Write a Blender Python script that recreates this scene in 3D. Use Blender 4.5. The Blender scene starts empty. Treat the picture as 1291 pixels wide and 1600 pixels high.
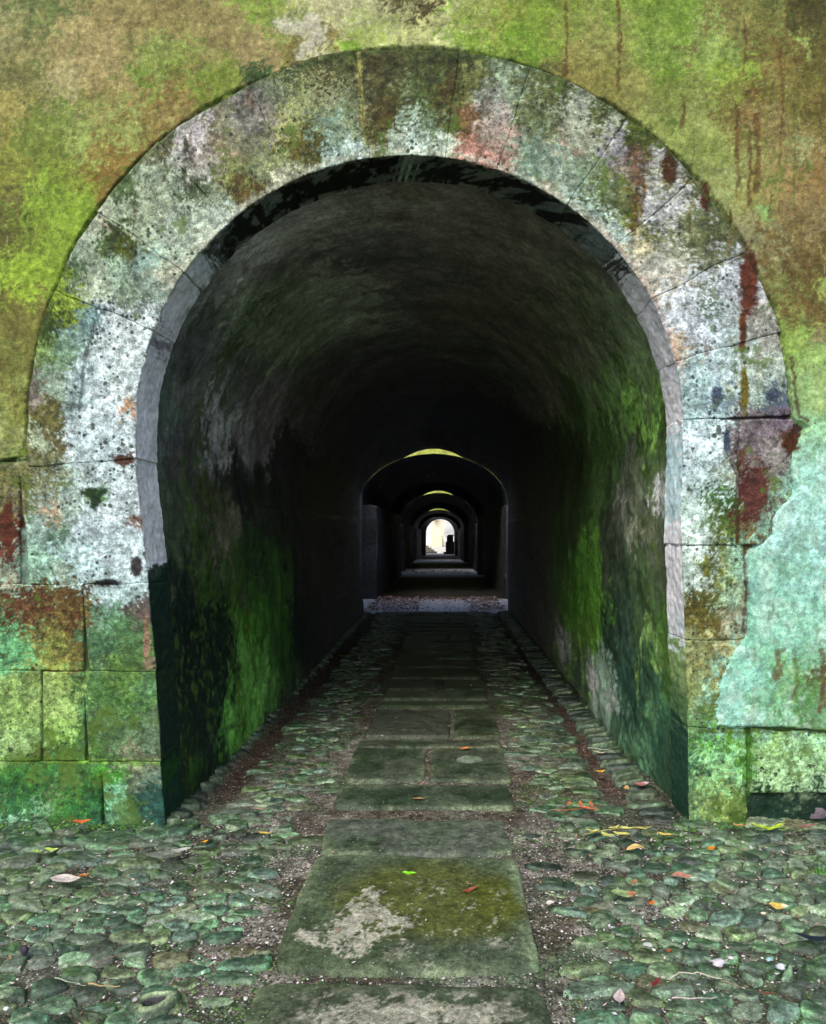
import bpy, math, random
import numpy as np
from mathutils import Vector

# ------------------------------------------------------------------ camera, sky, sun, exposure
S = bpy.context.scene
col = S.collection
F, SX, SY, EYE, FY = 1160.0, 692.0, 832.0, 1.6, 4.1     # focal length in px of the 1291x1600 photo, vanishing point, eye height, wall distance
cam_d = bpy.data.cameras.new('camera')
cam = bpy.data.objects.new('camera', cam_d); col.objects.link(cam)
cam.location = (0, 0, EYE); cam.rotation_euler = (math.radians(90), 0, 0)
cam_d.sensor_fit = 'VERTICAL'; cam_d.sensor_height = 36.0; cam_d.lens = 36.0*F/1600
cam_d.shift_x = -(SX-645.5)/1600; cam_d.shift_y = (SY-800)/1600
cam_d.clip_start = 0.05; cam_d.clip_end = 2000
S.camera = cam

SUN_EL, SUN_AZ = math.radians(52), math.radians(200)     # azimuth clockwise from +Y: behind the camera, a little to the left
W = bpy.data.worlds.new('World'); S.world = W; W.use_nodes = True
nt = W.node_tree; bg = nt.nodes['Background']
sky = nt.nodes.new('ShaderNodeTexSky'); sky.sky_type = 'NISHITA'; sky.sun_disc = False
sky.sun_elevation = SUN_EL; sky.sun_rotation = SUN_AZ; sky.dust_density = 4.0; sky.air_density = 1.0; sky.ozone_density = 1.0
nt.links.new(sky.outputs[0], bg.inputs[0]); bg.inputs[1].default_value = 0.12
sun_d = bpy.data.lights.new('sun', 'SUN'); sun_d.energy = 0.8; sun_d.angle = math.radians(25); sun_d.color = (1.0, 0.96, 0.9)
sun = bpy.data.objects.new('sun', sun_d); col.objects.link(sun)
sd = Vector((math.sin(SUN_AZ)*math.cos(SUN_EL), math.cos(SUN_AZ)*math.cos(SUN_EL), math.sin(SUN_EL)))
sun.rotation_euler = sd.to_track_quat('Z', 'Y').to_euler(); sun.location = (0, -5, 12)
S.view_settings.view_transform = 'Standard'; S.view_settings.look = 'None'
S.view_settings.exposure = 1.38; S.view_settings.gamma = 1.0; S.view_settings.use_curve_mapping = False

# ------------------------------------------------------------------ numpy helpers
_tab = {}
def _t(seed):
    if seed not in _tab:
        _tab[seed] = np.random.RandomState(seed).rand(256, 256).astype(np.float32)
    return _tab[seed]
def vn(x, y, seed):
    t = _t(seed); xi = np.floor(x); yi = np.floor(y); fx = x-xi; fy = y-yi
    fx = fx*fx*(3-2*fx); fy = fy*fy*(3-2*fy)
    a = xi.astype(np.int64) & 255; b = yi.astype(np.int64) & 255; a1 = (a+1) & 255; b1 = (b+1) & 255
    return (t[a, b]*(1-fx)+t[a1, b]*fx)*(1-fy)+(t[a, b1]*(1-fx)+t[a1, b1]*fx)*fy
def fbm(x, y, seed=0, octv=4, gain=0.55):
    """about -1..1"""
    x = np.asarray(x, dtype=np.float64); y = np.asarray(y, dtype=np.float64)
    s = 0; a = 1.0; n = 0; c, d = math.cos(0.6), math.sin(0.6)
    for i in range(octv):
        s = s+a*(vn(x+17.3*i, y+5.1*i, seed*7+i)-0.5); n += a*0.5; a *= gain
        x, y = (x*c-y*d)*2.03, (x*d+y*c)*2.03
    return s/n*1.5
def sst(a, b, x):
    t = np.clip((x-a)/(b-a), 0, 1); return t*t*(3-2*t)
def lin(c):
    c = np.asarray(c, dtype=np.float64)/255.0
    return np.where(c <= 0.04045, c/12.92, ((c+0.055)/1.055)**2.4)
K = 0.62                                                # display colour -> base colour, one factor for every surface
def alb(c): return np.clip(lin(c)*K, 0.002, 0.8)
def px2(x, z): return SX+x*F/FY, SY-(z-EYE)*F/FY        # wall metres -> survey units (283 to the metre)
def wx(px): return (px-SX)*FY/F
def wz(py): return EYE-(py-SY)*FY/F
def gd(py): return F*EYE/(py-SY)                        # distance of a ground point
def gp(px, py):
    d = gd(py); return ((px-SX)*d/F, d)

def palette(X, Y, pts, rad=27.0, amp=1.5, seed=3, wob=9.0, fs=16.0, sx=1.0, sy=1.0, gr=0.55, sharp=1.8):
    """blend control colours with patchy, noisy borders; pts = [x, y, r, g, b(, radius)]"""
    P = np.array([p[:2] for p in pts], float); C = alb([p[2:5] for p in pts])
    R = np.array([(p[5] if len(p) > 5 else rad) for p in pts], float)
    X = X+wob*fbm(X/30*sx, Y/30*sy, seed+1, 4); Y = Y+wob*fbm(X/30*sx+50, Y/30*sy, seed+2, 4)
    fld = np.stack([fbm(X/fs*sx+i*13, Y/fs*sy+i*7, seed+10+i, 5, 0.72)+gr*fbm(X/3.1+i*31, Y/3.1+i*17, seed+30+i, 2, 0.8) for i in range(14)], 1)
    out = np.zeros((len(X), 3)); idx = np.arange(len(P)) % 14
    for s in range(0, len(X), 12000):
        e = slice(s, s+12000)
        d2 = ((X[e, None]-P[None, :, 0])**2+(Y[e, None]-P[None, :, 1])**2)/(R[None]**2)
        L = -1.6*d2**0.8+amp*1.6*fld[e][:, idx]
        L -= L.max(1, keepdims=True); w = np.exp(L*sharp)
        out[e] = (w@C)/w.sum(1, keepdims=True)
    return out
def blot(c, X, Y, cx, cy, rx, ry, rgb, soft=0.25, rough=0.35, a=1.0, seed=5, ns=12.0, sy=1.0):
    m = (abs(X-cx) < rx*2.2) & (abs(Y-cy) < ry*2.2)
    if not m.any(): return
    x = X[m]; y = Y[m]
    d = np.sqrt(((x-cx)/rx)**2+((y-cy)/ry)**2)+rough*fbm(x/ns, y/ns*sy, seed, 4, 0.65)
    k = (a*sst(1+soft, 1-soft, d))[:, None]
    c[m] = c[m]*(1-k)+alb(rgb)*k
def segdist(X, Y, pts):
    D = np.full(len(X), 1e9)
    for (x0, y0), (x1, y1) in zip(pts[:-1], pts[1:]):
        dx, dy = x1-x0, y1-y0; L = dx*dx+dy*dy+1e-9
        t = np.clip(((X-x0)*dx+(Y-y0)*dy)/L, 0, 1)
        D = np.minimum(D, np.hypot(X-x0-t*dx, Y-y0-t*dy))
    return D
def stroke(c, X, Y, pts, w, rgb, a=1.0, rough=0.6, seed=9, ns=9.0):
    xs = [p[0] for p in pts]; ys = [p[1] for p in pts]; g = 3*w+6
    m = (X > min(xs)-g) & (X < max(xs)+g) & (Y > min(ys)-g) & (Y < max(ys)+g)
    if not m.any(): return
    x = X[m]; y = Y[m]
    x2 = x+w*rough*fbm(x/ns, y/ns, seed, 3); y2 = y+w*rough*fbm(x/ns+9, y/ns, seed+1, 3)
    d = segdist(x2, y2, pts)/w+0.6*fbm(x/ns*1.7, y/ns*1.7, seed+2, 3)
    k = (a*sst(1.3, 0.5, d))[:, None]
    c[m] = c[m]*(1-k)+alb(rgb)*k

# ------------------------------------------------------------------ object helpers
def mesh_np(name, V, faces, mat, paint=None, mask=None, smooth=True):
    """faces: list of int arrays (n,3) or (n,4)"""
    me = bpy.data.meshes.new(name); V = np.asarray(V, np.float32)
    me.vertices.add(len(V)); me.vertices.foreach_set('co', V.ravel())
    fs = [np.asarray(f, np.int32) for f in faces if len(f)]
    loops = np.concatenate([f.ravel() for f in fs]); tot = np.concatenate([np.full(len(f), f.shape[1], np.int32) for f in fs])
    start = np.concatenate([[0], np.cumsum(tot)[:-1]]).astype(np.int32)
    me.loops.add(len(loops)); me.loops.foreach_set('vertex_index', loops)
    me.polygons.add(len(tot)); me.polygons.foreach_set('loop_start', start); me.polygons.foreach_set('loop_total', tot)
    me.polygons.foreach_set('use_smooth', np.full(len(tot), smooth))
    me.update(calc_edges=True)
    def attr(n, A):
        a = me.attributes.new(n, 'FLOAT_COLOR', 'POINT')
        A = np.asarray(A, np.float32)
        if A.shape[1] == 3: A = np.concatenate([A, np.ones((len(A), 1), np.float32)], 1)
        a.data.foreach_set('color', A.ravel())
    if paint is not None: attr('paint', paint)
    if mask is not None: attr('mask', mask)
    me.materials.append(mat)
    return me
def link(name, me, parent=None, loc=None):
    o = bpy.data.objects.new(name, me); col.objects.link(o)
    if parent is not None: o.parent = parent
    if loc is not None: o.location = loc
    return o
def tag(o, label=None, cat=None, group=None, kind=None):
    if label: o['label'] = label
    if cat: o['category'] = cat
    if group: o['group'] = group
    if kind: o['kind'] = kind
    return o
def empty(name, loc, label, cat, group=None):
    o = bpy.data.objects.new(name, None); o.empty_display_size = 0.1; col.objects.link(o); o.location = loc
    return tag(o, label, cat, group)
def gridq(nu, nv, wrap=False):
    """quads of an nu x nv vertex grid stored u-major"""
    i = np.arange(nu-1)[:, None]; j = np.arange(nv-1)[None, :]
    a = (i*nv+j); return np.stack([a, a+nv, a+nv+1, a+1], -1).reshape(-1, 4)

# ------------------------------------------------------------------ materials
def mat_surface(name, var=0.35, rough=0.85, bump=0.5, scale=1.0, dots=(0.02, 0.03, 0.02), streak=False, spec=0.25, wet=0.0, grime=0.5):
    m = bpy.data.materials.new(name); m.use_nodes = True; n = m.node_tree.nodes; l = m.node_tree.links
    b = n['Principled BSDF']; b.inputs['Roughness'].default_value = rough; b.inputs['Specular IOR Level'].default_value = spec
    geo = n.new('ShaderNodeNewGeometry'); at = n.new('ShaderNodeAttribute'); at.attribute_name = 'paint'
    mk = n.new('ShaderNodeAttribute'); mk.attribute_name = 'mask'
    mp = n.new('ShaderNodeMapping'); l.new(geo.outputs['Position'], mp.inputs[0])
    mp.inputs['Scale'].default_value = (1, 1, 0.6) if streak else (1, 1, 1)
    sep = n.new('ShaderNodeSeparateColor'); l.new(mk.outputs['Color'], sep.inputs[0])
    def noise(sc, det=6, ro=0.65, src=mp.outputs[0]):
        t = n.new('ShaderNodeTexNoise'); t.inputs['Scale'].default_value = sc*scale; t.inputs['Detail'].default_value = det
        t.inputs['Roughness'].default_value = ro; l.new(src, t.inputs['Vector']); return t
    def rng(src, a, b_, c=0.0, d=1.0):
        r = n.new('ShaderNodeMapRange'); r.inputs[1].default_value = a; r.inputs[2].default_value = b_
        r.inputs[3].default_value = c; r.inputs[4].default_value = d; l.new(src, r.inputs[0]); return r.outputs[0]
    def math_(op, a, b_=None):
        q = n.new('ShaderNodeMath'); q.operation = op
        for i, v in enumerate((a, b_)):
            if v is None: continue
            if isinstance(v, (int, float)): q.inputs[i].default_value = v
            else: l.new(v, q.inputs[i])
        return q.outputs[0]
    def mix(fac, a, b_, bt='MIX'):
        q = n.new('ShaderNodeMix'); q.data_type = 'RGBA'; q.blend_type = bt
        if isinstance(fac, (int, float)): q.inputs[0].default_value = fac
        else: l.new(fac, q.inputs[0])
        for i, v in ((6, a), (7, b_)):
            if isinstance(v, tuple): q.inputs[i].default_value = (*v, 1)
            else: l.new(v, q.inputs[i])
        return q.outputs[2]
    n1 = noise(9); n2 = noise(38, 5, 0.7); n3 = noise(150, 3, 0.7)
    v1 = rng(n1.outputs[0], 0.36, 0.64, 1-var, 1+var); v2 = rng(n2.outputs[0], 0.38, 0.62, 1-var, 1+var); v3 = rng(n3.outputs[0], 0.38, 0.62, 1-var*0.8, 1+var*0.8)
    v = math_('MULTIPLY', math_('MULTIPLY', v1, v2), v3)
    cv = n.new('ShaderNodeCombineColor'); 
    for i in range(3): l.new(v, cv.inputs[i])
    c = mix(1.0, at.outputs['Color'], cv.outputs[0], 'MULTIPLY')
    q1 = noise(13, 9, 0.82); q2 = noise(31, 8, 0.85)
    c = mix(math_('MULTIPLY', rng(q1.outputs[0], 0.51, 0.55), grime), c, mix(1.0, c, (0.42, 0.45, 0.40), 'MULTIPLY'))
    c = mix(math_('MULTIPLY', rng(q2.outputs[0], 0.515, 0.545), grime), c, mix(1.0, c, (0.38, 0.42, 0.38), 'MULTIPLY'))
    c = mix(math_('MULTIPLY', rng(q2.outputs[0], 0.465, 0.445), grime), c, mix(1.0, c, (1.6, 1.55, 1.5), 'MULTIPLY'))
    # pale lichen crust (mask green) and moss (mask blue)
    l1 = noise(55, 4, 0.75); thr = math_('SUBTRACT', 0.74, math_('MULTIPLY', sep.outputs[1], 0.3))
    k = math_('GREATER_THAN', l1.outputs[0], thr); c = mix(math_('MULTIPLY', k, 0.45), c, tuple(alb((196, 204, 150))))
    g1 = noise(16, 6, 0.75); thr = math_('SUBTRACT', 0.78, math_('MULTIPLY', sep.outputs[2], 0.4))
    k2 = rng(math_('SUBTRACT', g1.outputs[0], thr), -0.03, 0.03); c = mix(math_('MULTIPLY', k2, 0.75), c, tuple(alb((88, 118, 42))))
    # small dark pits (mask red): cells whose random size grows with the mask
    wv = n.new('ShaderNodeTexVoronoi'); wv.inputs['Scale'].default_value = 42*scale; l.new(geo.outputs['Position'], wv.inputs['Vector'])
    sr = n.new('ShaderNodeSeparateColor'); l.new(wv.outputs['Color'], sr.inputs[0])
    pw = math_('POWER', sr.outputs[0], 3.0); rad = math_('MULTIPLY', math_('MULTIPLY', pw, sep.outputs[0]), 0.55)
    dn = math_('SUBTRACT', wv.outputs['Distance'], math_('MULTIPLY', math_('SUBTRACT', n3.outputs[0], 0.5), 0.5))
    pit = rng(math_('SUBTRACT', rad, dn), -0.02, 0.06)
    c = mix(math_('MULTIPLY', pit, 0.85), c, dots)
    l.new(c, b.inputs['Base Color'])
    # relief
    h = math_('ADD', math_('MULTIPLY', n2.outputs[0], 0.5), math_('MULTIPLY', n3.outputs[0], 0.22))
    h = math_('ADD', h, math_('MULTIPLY', n1.outputs[0], 0.9)); h = math_('SUBTRACT', h, math_('MULTIPLY', pit, 0.35))
    bp = n.new('ShaderNodeBump'); bp.inputs['Strength'].default_value = bump; bp.inputs['Distance'].default_value = 0.012
    l.new(h, bp.inputs['Height']); l.new(bp.outputs[0], b.inputs['Normal'])
    if wet:
        w = rng(n1.outputs[0], 0.35, 0.65, rough-wet, rough); l.new(w, b.inputs['Roughness'])
    return m
M_wall = mat_surface('weathered_plaster', 0.2, 0.9, 0.7, streak=False, grime=0.32)
M_stone = mat_surface('weathered_stone', 0.3, 0.88, 1.0, grime=0.65)
M_reveal = mat_surface('worn_reveal', 0.14, 0.85, 0.5, 0.7, grime=0.15)
M_vault = mat_surface('damp_vault', 0.22, 0.75, 0.8, 0.9, grime=0.28, streak=False, wet=0.2)
M_floor = mat_surface('gritty_earth', 0.6, 0.85, 1.0, 1.6, grime=0.7, dots=(0.3, 0.3, 0.27), wet=0.1)
M_slab = mat_surface('worn_slab', 0.32, 0.7, 0.8, 1.3, grime=0.5, dots=(0.28, 0.3, 0.26), wet=0.15)
M_cob = mat_surface('mossy_cobble', 0.42, 0.6, 0.9, 1.5, grime=0.5, dots=(0.25, 0.27, 0.22), wet=0.3, spec=0.6)
M_white = mat_surface('haze_white', 0.05, 0.9, 0.1, grime=0.05)  # for the added white haze backdrop
M_bits = mat_surface('litter', 0.2, 0.7, 0.2, 1.0, grime=0.2)

# ------------------------------------------------------------------ the wall: survey of its outline
AX, AZ, R = wx(640), wz(672), 428*FY/F                    # arch centre and inner radius
RW = 168*FY/F                                           # ring width
LJ = [(600, 212), (715, 211), (760, 216), (912, 233), (1048, 244), (1190, 252), (1330, 262)]   # left arris: row, x
RJ = [(600, 1064), (655, 1067), (850, 1064), (1000, 1070), (1137, 1074), (1330, 1077)]
def xl(z): return wx(np.interp(SY-(z-EYE)*F/FY, [p[0] for p in LJ], [p[1] for p in LJ]))
def xr(z): return wx(np.interp(SY-(z-EYE)*F/FY, [p[0] for p in RJ], [p[1] for p in RJ]))
ZL, ZR = wz(715), wz(655)                               # springings
def arc(cx, cy, r, a0, a1, n): return [(cx+r*math.sin(math.radians(a0+(a1-a0)*i/n)), cy-r*math.cos(math.radians(a0+(a1-a0)*i/n))) for i in range(n+1)]
PL = [(-2500, 722), (-40, 722), (44, 716)]+arc(640, 672, 597, -92, 88, 60)+[(1238, 655), (1262, 668), (1250, 700), (1236, 730), (1243, 768), (1214, 795), (1204, 835), (1168, 862), (1163, 905), (1172, 960), (1160, 1000), (1136, 1030), (1112, 1100), (1118, 1132), (1172, 1136), (1300, 1140), (3500, 1140), (3500, -2500), (-2500, -2500)]
def inside(X, Y, P):
    c = np.zeros(len(X), bool)
    for (x0, y0), (x1, y1) in zip(P, P[1:]+P[:1]):
        m = ((y0 > Y) != (y1 > Y)) & (X < (x1-x0)*(Y-y0)/(y1-y0+1e-12)+x0); c ^= m
    return c
def plaster_sd(X, Y):
    """positive where the plaster coat survives"""
    Xw = X+5*fbm(X/22, Y/22, 41, 4)*sst(700, 1000, X)+1.2*fbm(X/12, Y/12, 42, 3); Yw = Y+4*fbm(X/22, Y/22, 43, 4)*sst(700, 1000, X)
    d = segdist(Xw, Yw, PL+[PL[0]]); return np.where(inside(Xw, Yw, PL), d, -d)

CP = """0 20 150 150 105;60 60 152 146 96;62 28 108 128 72;130 80 166 152 104;200 40 150 140 90;260 30 140 131 80;330 60 150 140 90;400 60 160 146 100
240 112 112 138 50;235 90 140 160 80;300 90 130 150 66;312 140 124 148 45;180 110 166 152 106;100 130 166 160 116;40 130 120 122 72;20 180 162 156 86;90 180 118 140 60
170 150 150 136 80;270 140 132 110 54;290 165 150 136 82;200 200 132 116 56;170 245 142 122 56;165 272 128 104 42;190 185 150 168 92;145 215 152 174 92;60 220 110 130 50
20 260 130 140 50;0 300 108 108 55;100 260 126 146 50;60 310 140 178 46;100 325 130 168 34;130 290 140 165 50;60 355 112 132 40;10 350 98 102 46;90 390 138 172 46;80 420 140 176 38
40 440 152 188 44;90 470 134 154 46;25 500 114 112 50;60 520 118 120 55;20 560 122 130 62;15 620 142 158 82;40 650 126 136 60;10 690 152 162 104;30 595 110 110 50;35 700 110 150 40 12
430 10 130 160 60;460 40 148 158 88;500 25 188 190 150;520 62 128 116 68 20;470 75 132 122 66 18;500 90 198 202 168 16;545 10 184 188 150;570 55 162 184 92;560 72 120 165 40 14;590 20 172 178 132
640 10 70 70 30 26;665 22 78 64 36 18;610 8 84 78 40 18;650 52 186 194 132;690 62 188 198 142;720 70 130 172 38;760 60 152 188 70;740 28 152 166 92;780 30 140 150 60;820 60 108 150 28;850 50 122 152 40
880 40 130 150 60;900 80 152 152 82;940 60 140 146 80;970 30 130 156 60;1010 70 136 166 70;1050 40 114 150 44;1030 110 104 142 30;1080 90 142 168 82;1072 82 118 108 62 14;1120 70 142 168 88
1160 30 130 126 66;1200 30 114 126 60;1250 20 86 86 36;1290 10 70 70 30;1290 80 94 90 36;1220 60 120 104 50;1255 60 142 164 84 16;1130 110 140 172 55;900 120 130 126 60;950 130 130 130 60
1000 130 136 140 76;1060 140 124 140 60;1100 180 146 162 90;1050 190 140 156 80;1150 150 120 120 50;1180 150 106 76 30 14;1190 185 132 84 40 12;1170 200 118 110 50;1210 180 142 132 82;1240 150 120 116 50
1280 160 110 100 46;1252 235 152 166 114 16;1280 270 140 114 66;1200 250 140 130 80;1230 290 146 126 76;1170 250 150 160 90;1100 230 140 160 80;1120 290 152 168 106;1180 300 150 150 80
1200 325 140 186 110 14;1190 380 150 152 112;1220 380 118 102 56;1260 350 140 126 86;1280 400 100 86 40;1240 430 106 90 46;1290 440 150 172 90 16;1262 480 112 92 48;1230 470 122 136 70
1280 520 150 140 102 18;1240 530 140 176 80;1270 570 150 190 110;1290 600 150 180 120;1255 625 146 190 130
1290 680 150 206 160;1270 700 150 210 170;1270 745 170 226 202;1300 760 166 226 206;1230 810 176 226 212;1280 840 166 220 206;1200 900 150 210 186;1260 900 156 216 196;1190 960 140 206 176
1250 970 146 206 176;1290 1000 140 200 160;1180 1040 140 206 176;1220 1050 120 186 120;1240 1080 92 160 70;1280 1060 92 100 42 16;1275 1100 112 152 90;1150 1080 150 214 190;1130 1110 150 210 186;1200 1110 130 190 140
1200 1160 150 190 112;1250 1180 170 214 160;1290 1170 160 206 140;1200 1210 170 206 150;1250 1222 180 214 166;1182 1150 92 132 30 14;1230 1258 15 62 46;1190 1258 20 60 40;1290 1258 22 60 45
1140 1150 92 150 30 16;1108 1150 80 150 42 16;1130 1190 150 210 150;1110 1220 140 186 120;1156 1200 92 150 50 14;1084 1200 60 110 80 14;1120 1250 150 170 92;1085 1250 110 140 92
1090 1030 150 156 106;1120 1040 146 140 82;1090 1080 140 150 92;1130 1005 172 166 122 16;1085 1120 110 146 92
1085 880 190 206 200;1110 890 112 116 50 16;1118 930 82 82 30 18;1140 880 140 160 112 16;1150 960 160 150 122 16;1105 965 100 90 36 18;1140 930 160 186 152 16
1090 690 216 230 242;1100 740 206 226 232;1090 800 210 230 226;1118 770 60 100 40 16;1130 805 80 100 42 18;1122 835 100 112 50 14;1140 740 152 164 146 16;1080 842 214 224 220 16
1180 680 122 106 116;1200 715 140 130 130;1210 655 112 96 112 16;1165 725 96 60 42 14;1182 765 84 38 34 18;1172 745 80 40 35 16;1208 750 130 120 112 14;1180 800 90 45 36 18;1170 828 112 100 62 14;1212 782 120 110 100 14;1230 690 80 50 25 12;1232 770 120 152 100 12
1090 600 176 200 206;1080 645 170 196 202;1125 620 122 142 162 14;1180 570 180 186 172;1190 600 170 186 180;1210 622 90 102 122 12;1195 520 165 160 156;1140 560 200 216 226;1060 540 190 170 150 14;1108 540 150 140 136 10
1090 500 202 206 222;1060 470 216 220 232;1110 485 88 110 90 14;1108 455 112 122 102 12;1140 430 190 190 202;1130 505 172 182 188 16;1060 380 140 146 116;1100 370 96 100 66;1080 355 110 116 80;1120 400 110 116 86 16;1045 400 190 186 176;1040 440 192 182 172
1030 330 190 186 192;1055 310 182 180 182;1000 380 190 176 146 14;1012 372 112 116 60 12;1040 292 130 130 92 14;1085 290 100 96 60 12
980 262 152 130 130 16;960 240 162 156 166 16;1000 220 75 85 26 12;992 310 120 112 50 12;985 345 98 108 30 14;960 290 112 116 70;940 310 90 100 60;920 280 130 146 120;900 200 172 176 156;880 225 168 150 132 16
900 170 152 156 140 16;930 175 60 76 36 12;868 160 80 86 46 16;850 200 110 116 82;830 190 90 100 56 16;860 260 140 156 140;840 240 130 152 136;900 330 172 192 182;940 365 172 186 182;872 292 152 166 150 14;858 298 196 150 122 12
820 232 120 136 116;780 180 166 150 146 18;770 150 172 176 166 16;800 120 140 156 130;740 130 112 112 62 16;760 100 80 90 50 16;790 215 172 144 134 16;775 248 184 138 126 16;742 242 180 128 116 16;735 200 124 90 60 14;760 205 166 150 140 14;830 130 100 106 62 18;860 115 84 92 45 14
590 100 60 55 25;600 130 76 76 42;640 130 112 122 82 14;640 95 70 75 36;660 150 80 92 46;700 110 55 60 26 16;690 150 75 65 26 14;600 180 75 65 26;580 210 90 85 30 14;640 180 152 172 152 12;650 222 190 206 196 16;680 200 112 132 102 14;692 232 182 190 176 12;612 226 166 176 160 12;700 190 90 80 36 12
530 100 90 96 50;500 120 85 80 46;540 160 120 126 92;500 150 120 126 100;510 200 130 156 140;540 220 140 156 126 16;552 242 190 206 206 12;520 240 172 190 186 12;460 130 75 86 46;470 168 150 156 102;440 180 130 120 110 16;450 200 150 150 90 16;480 192 100 96 42 14;430 150 110 120 96 16
460 222 95 86 32 16;490 228 85 80 26 14;440 245 130 136 92 14;405 150 112 106 102 14;400 180 132 126 120;400 122 60 92 46 14;350 200 120 116 92 16;372 215 130 126 100 16;310 205 202 190 196 16;300 220 196 186 188 14;330 245 176 166 156 14;352 232 156 132 112 12
290 262 192 190 182 16;250 240 110 110 86 14;270 290 150 166 146 16;240 285 146 156 136 16;200 300 80 100 60 16;250 320 160 166 142;300 300 84 96 66 18;360 262 130 136 76 16;372 290 90 75 36 12;330 312 140 150 122 16;332 340 186 196 186 16;280 370 166 180 162;290 350 180 190 176;200 325 160 170 146 16;222 350 166 176 150 16;310 382 190 190 172 14;400 255 120 126 92 16;450 275 190 186 162 12
150 360 172 176 156 14;135 400 152 166 146 16;190 370 60 76 26 14;202 392 84 90 26 14;170 390 80 100 56 14;118 432 84 104 76 14;150 440 172 182 162 18;190 430 152 172 152 16;230 410 150 176 166 16;240 450 130 146 136 14;205 455 110 126 106 14;262 430 186 186 166 14
92 490 56 70 20 14;75 512 60 82 26 12;140 505 120 150 150 14;120 530 130 156 150 14;190 520 202 210 216;180 570 206 216 222;152 505 80 102 112 12;130 580 176 196 202 14;100 560 110 136 110 14;90 600 140 156 140 14;60 560 110 130 70 12;80 650 100 96 50 16;88 685 110 100 66 14;60 690 172 182 156 12;120 640 152 172 176 14;170 650 206 216 226;150 690 206 220 230;202 640 192 150 122 10;58 620 132 120 112 10
150 740 196 210 216;60 745 120 120 86;20 750 110 106 60;90 780 160 176 166;80 805 176 150 122 12;60 830 150 170 166 14;92 835 110 140 122 12;150 770 100 140 80 9;170 800 206 216 226;150 850 196 210 220;180 860 202 216 226;120 870 180 206 210;55 880 150 186 166;100 892 150 166 150 12;12 820 90 45 26 13;20 860 112 62 50 12;15 895 150 150 130 12;20 785 130 120 96 12;190 720 85 56 42 9;213 810 130 100 86 8
30 950 96 60 36;60 940 85 46 28 16;100 940 100 75 36;112 980 96 60 30 14;80 990 126 120 60;20 1000 110 176 122;32 1030 100 166 110 16;80 1030 140 146 66;120 1020 110 96 46 14;-20 970 90 100 60
180 930 182 202 206 15;165 962 110 150 122 14;185 990 80 116 76 18;160 1015 75 110 76;214 955 100 86 82 10;205 1020 85 116 66 14;232 1035 150 124 106 8
40 1080 140 166 96;90 1090 160 186 106;112 1070 150 176 90 14;20 1110 130 160 82;20 1160 160 192 122;52 1150 150 186 110 14;80 1150 110 150 50 10;60 1182 80 80 42 10;102 1130 150 186 96 14;150 1080 80 120 66;190 1095 85 126 60;190 1055 96 130 60;222 1080 96 136 92 14;232 1140 100 120 92 14;170 1140 85 116 76;140 1160 80 116 50 14;210 1172 116 120 92 14;122 1180 70 110 50 12
30 1210 70 130 50;20 1250 50 100 60;60 1230 60 120 60;82 1235 110 130 82 12;100 1250 75 126 56;112 1220 85 120 70 12;20 1292 140 186 150 14;60 1290 60 100 60 16;60 1262 120 160 122 12;140 1250 46 106 46;140 1290 50 96 70;175 1215 80 150 50 12;202 1205 130 140 106 12;180 1250 130 190 152 13;180 1282 110 160 122 13;220 1222 110 126 106 13;232 1250 42 86 76 14;250 1280 42 90 80 14;212 1292 50 100 80 14""".replace('\n', ';').split(';')
CP = [[float(v) for v in s.split()] for s in CP if s.strip()]
_p = np.array([p[:2] for p in CP]); _in = plaster_sd(_p[:, 0], _p[:, 1]) > 0
CP_PL = [p for p, k in zip(CP, _in) if k]; CP_ST = [p for p, k in zip(CP, _in) if not k]

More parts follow.
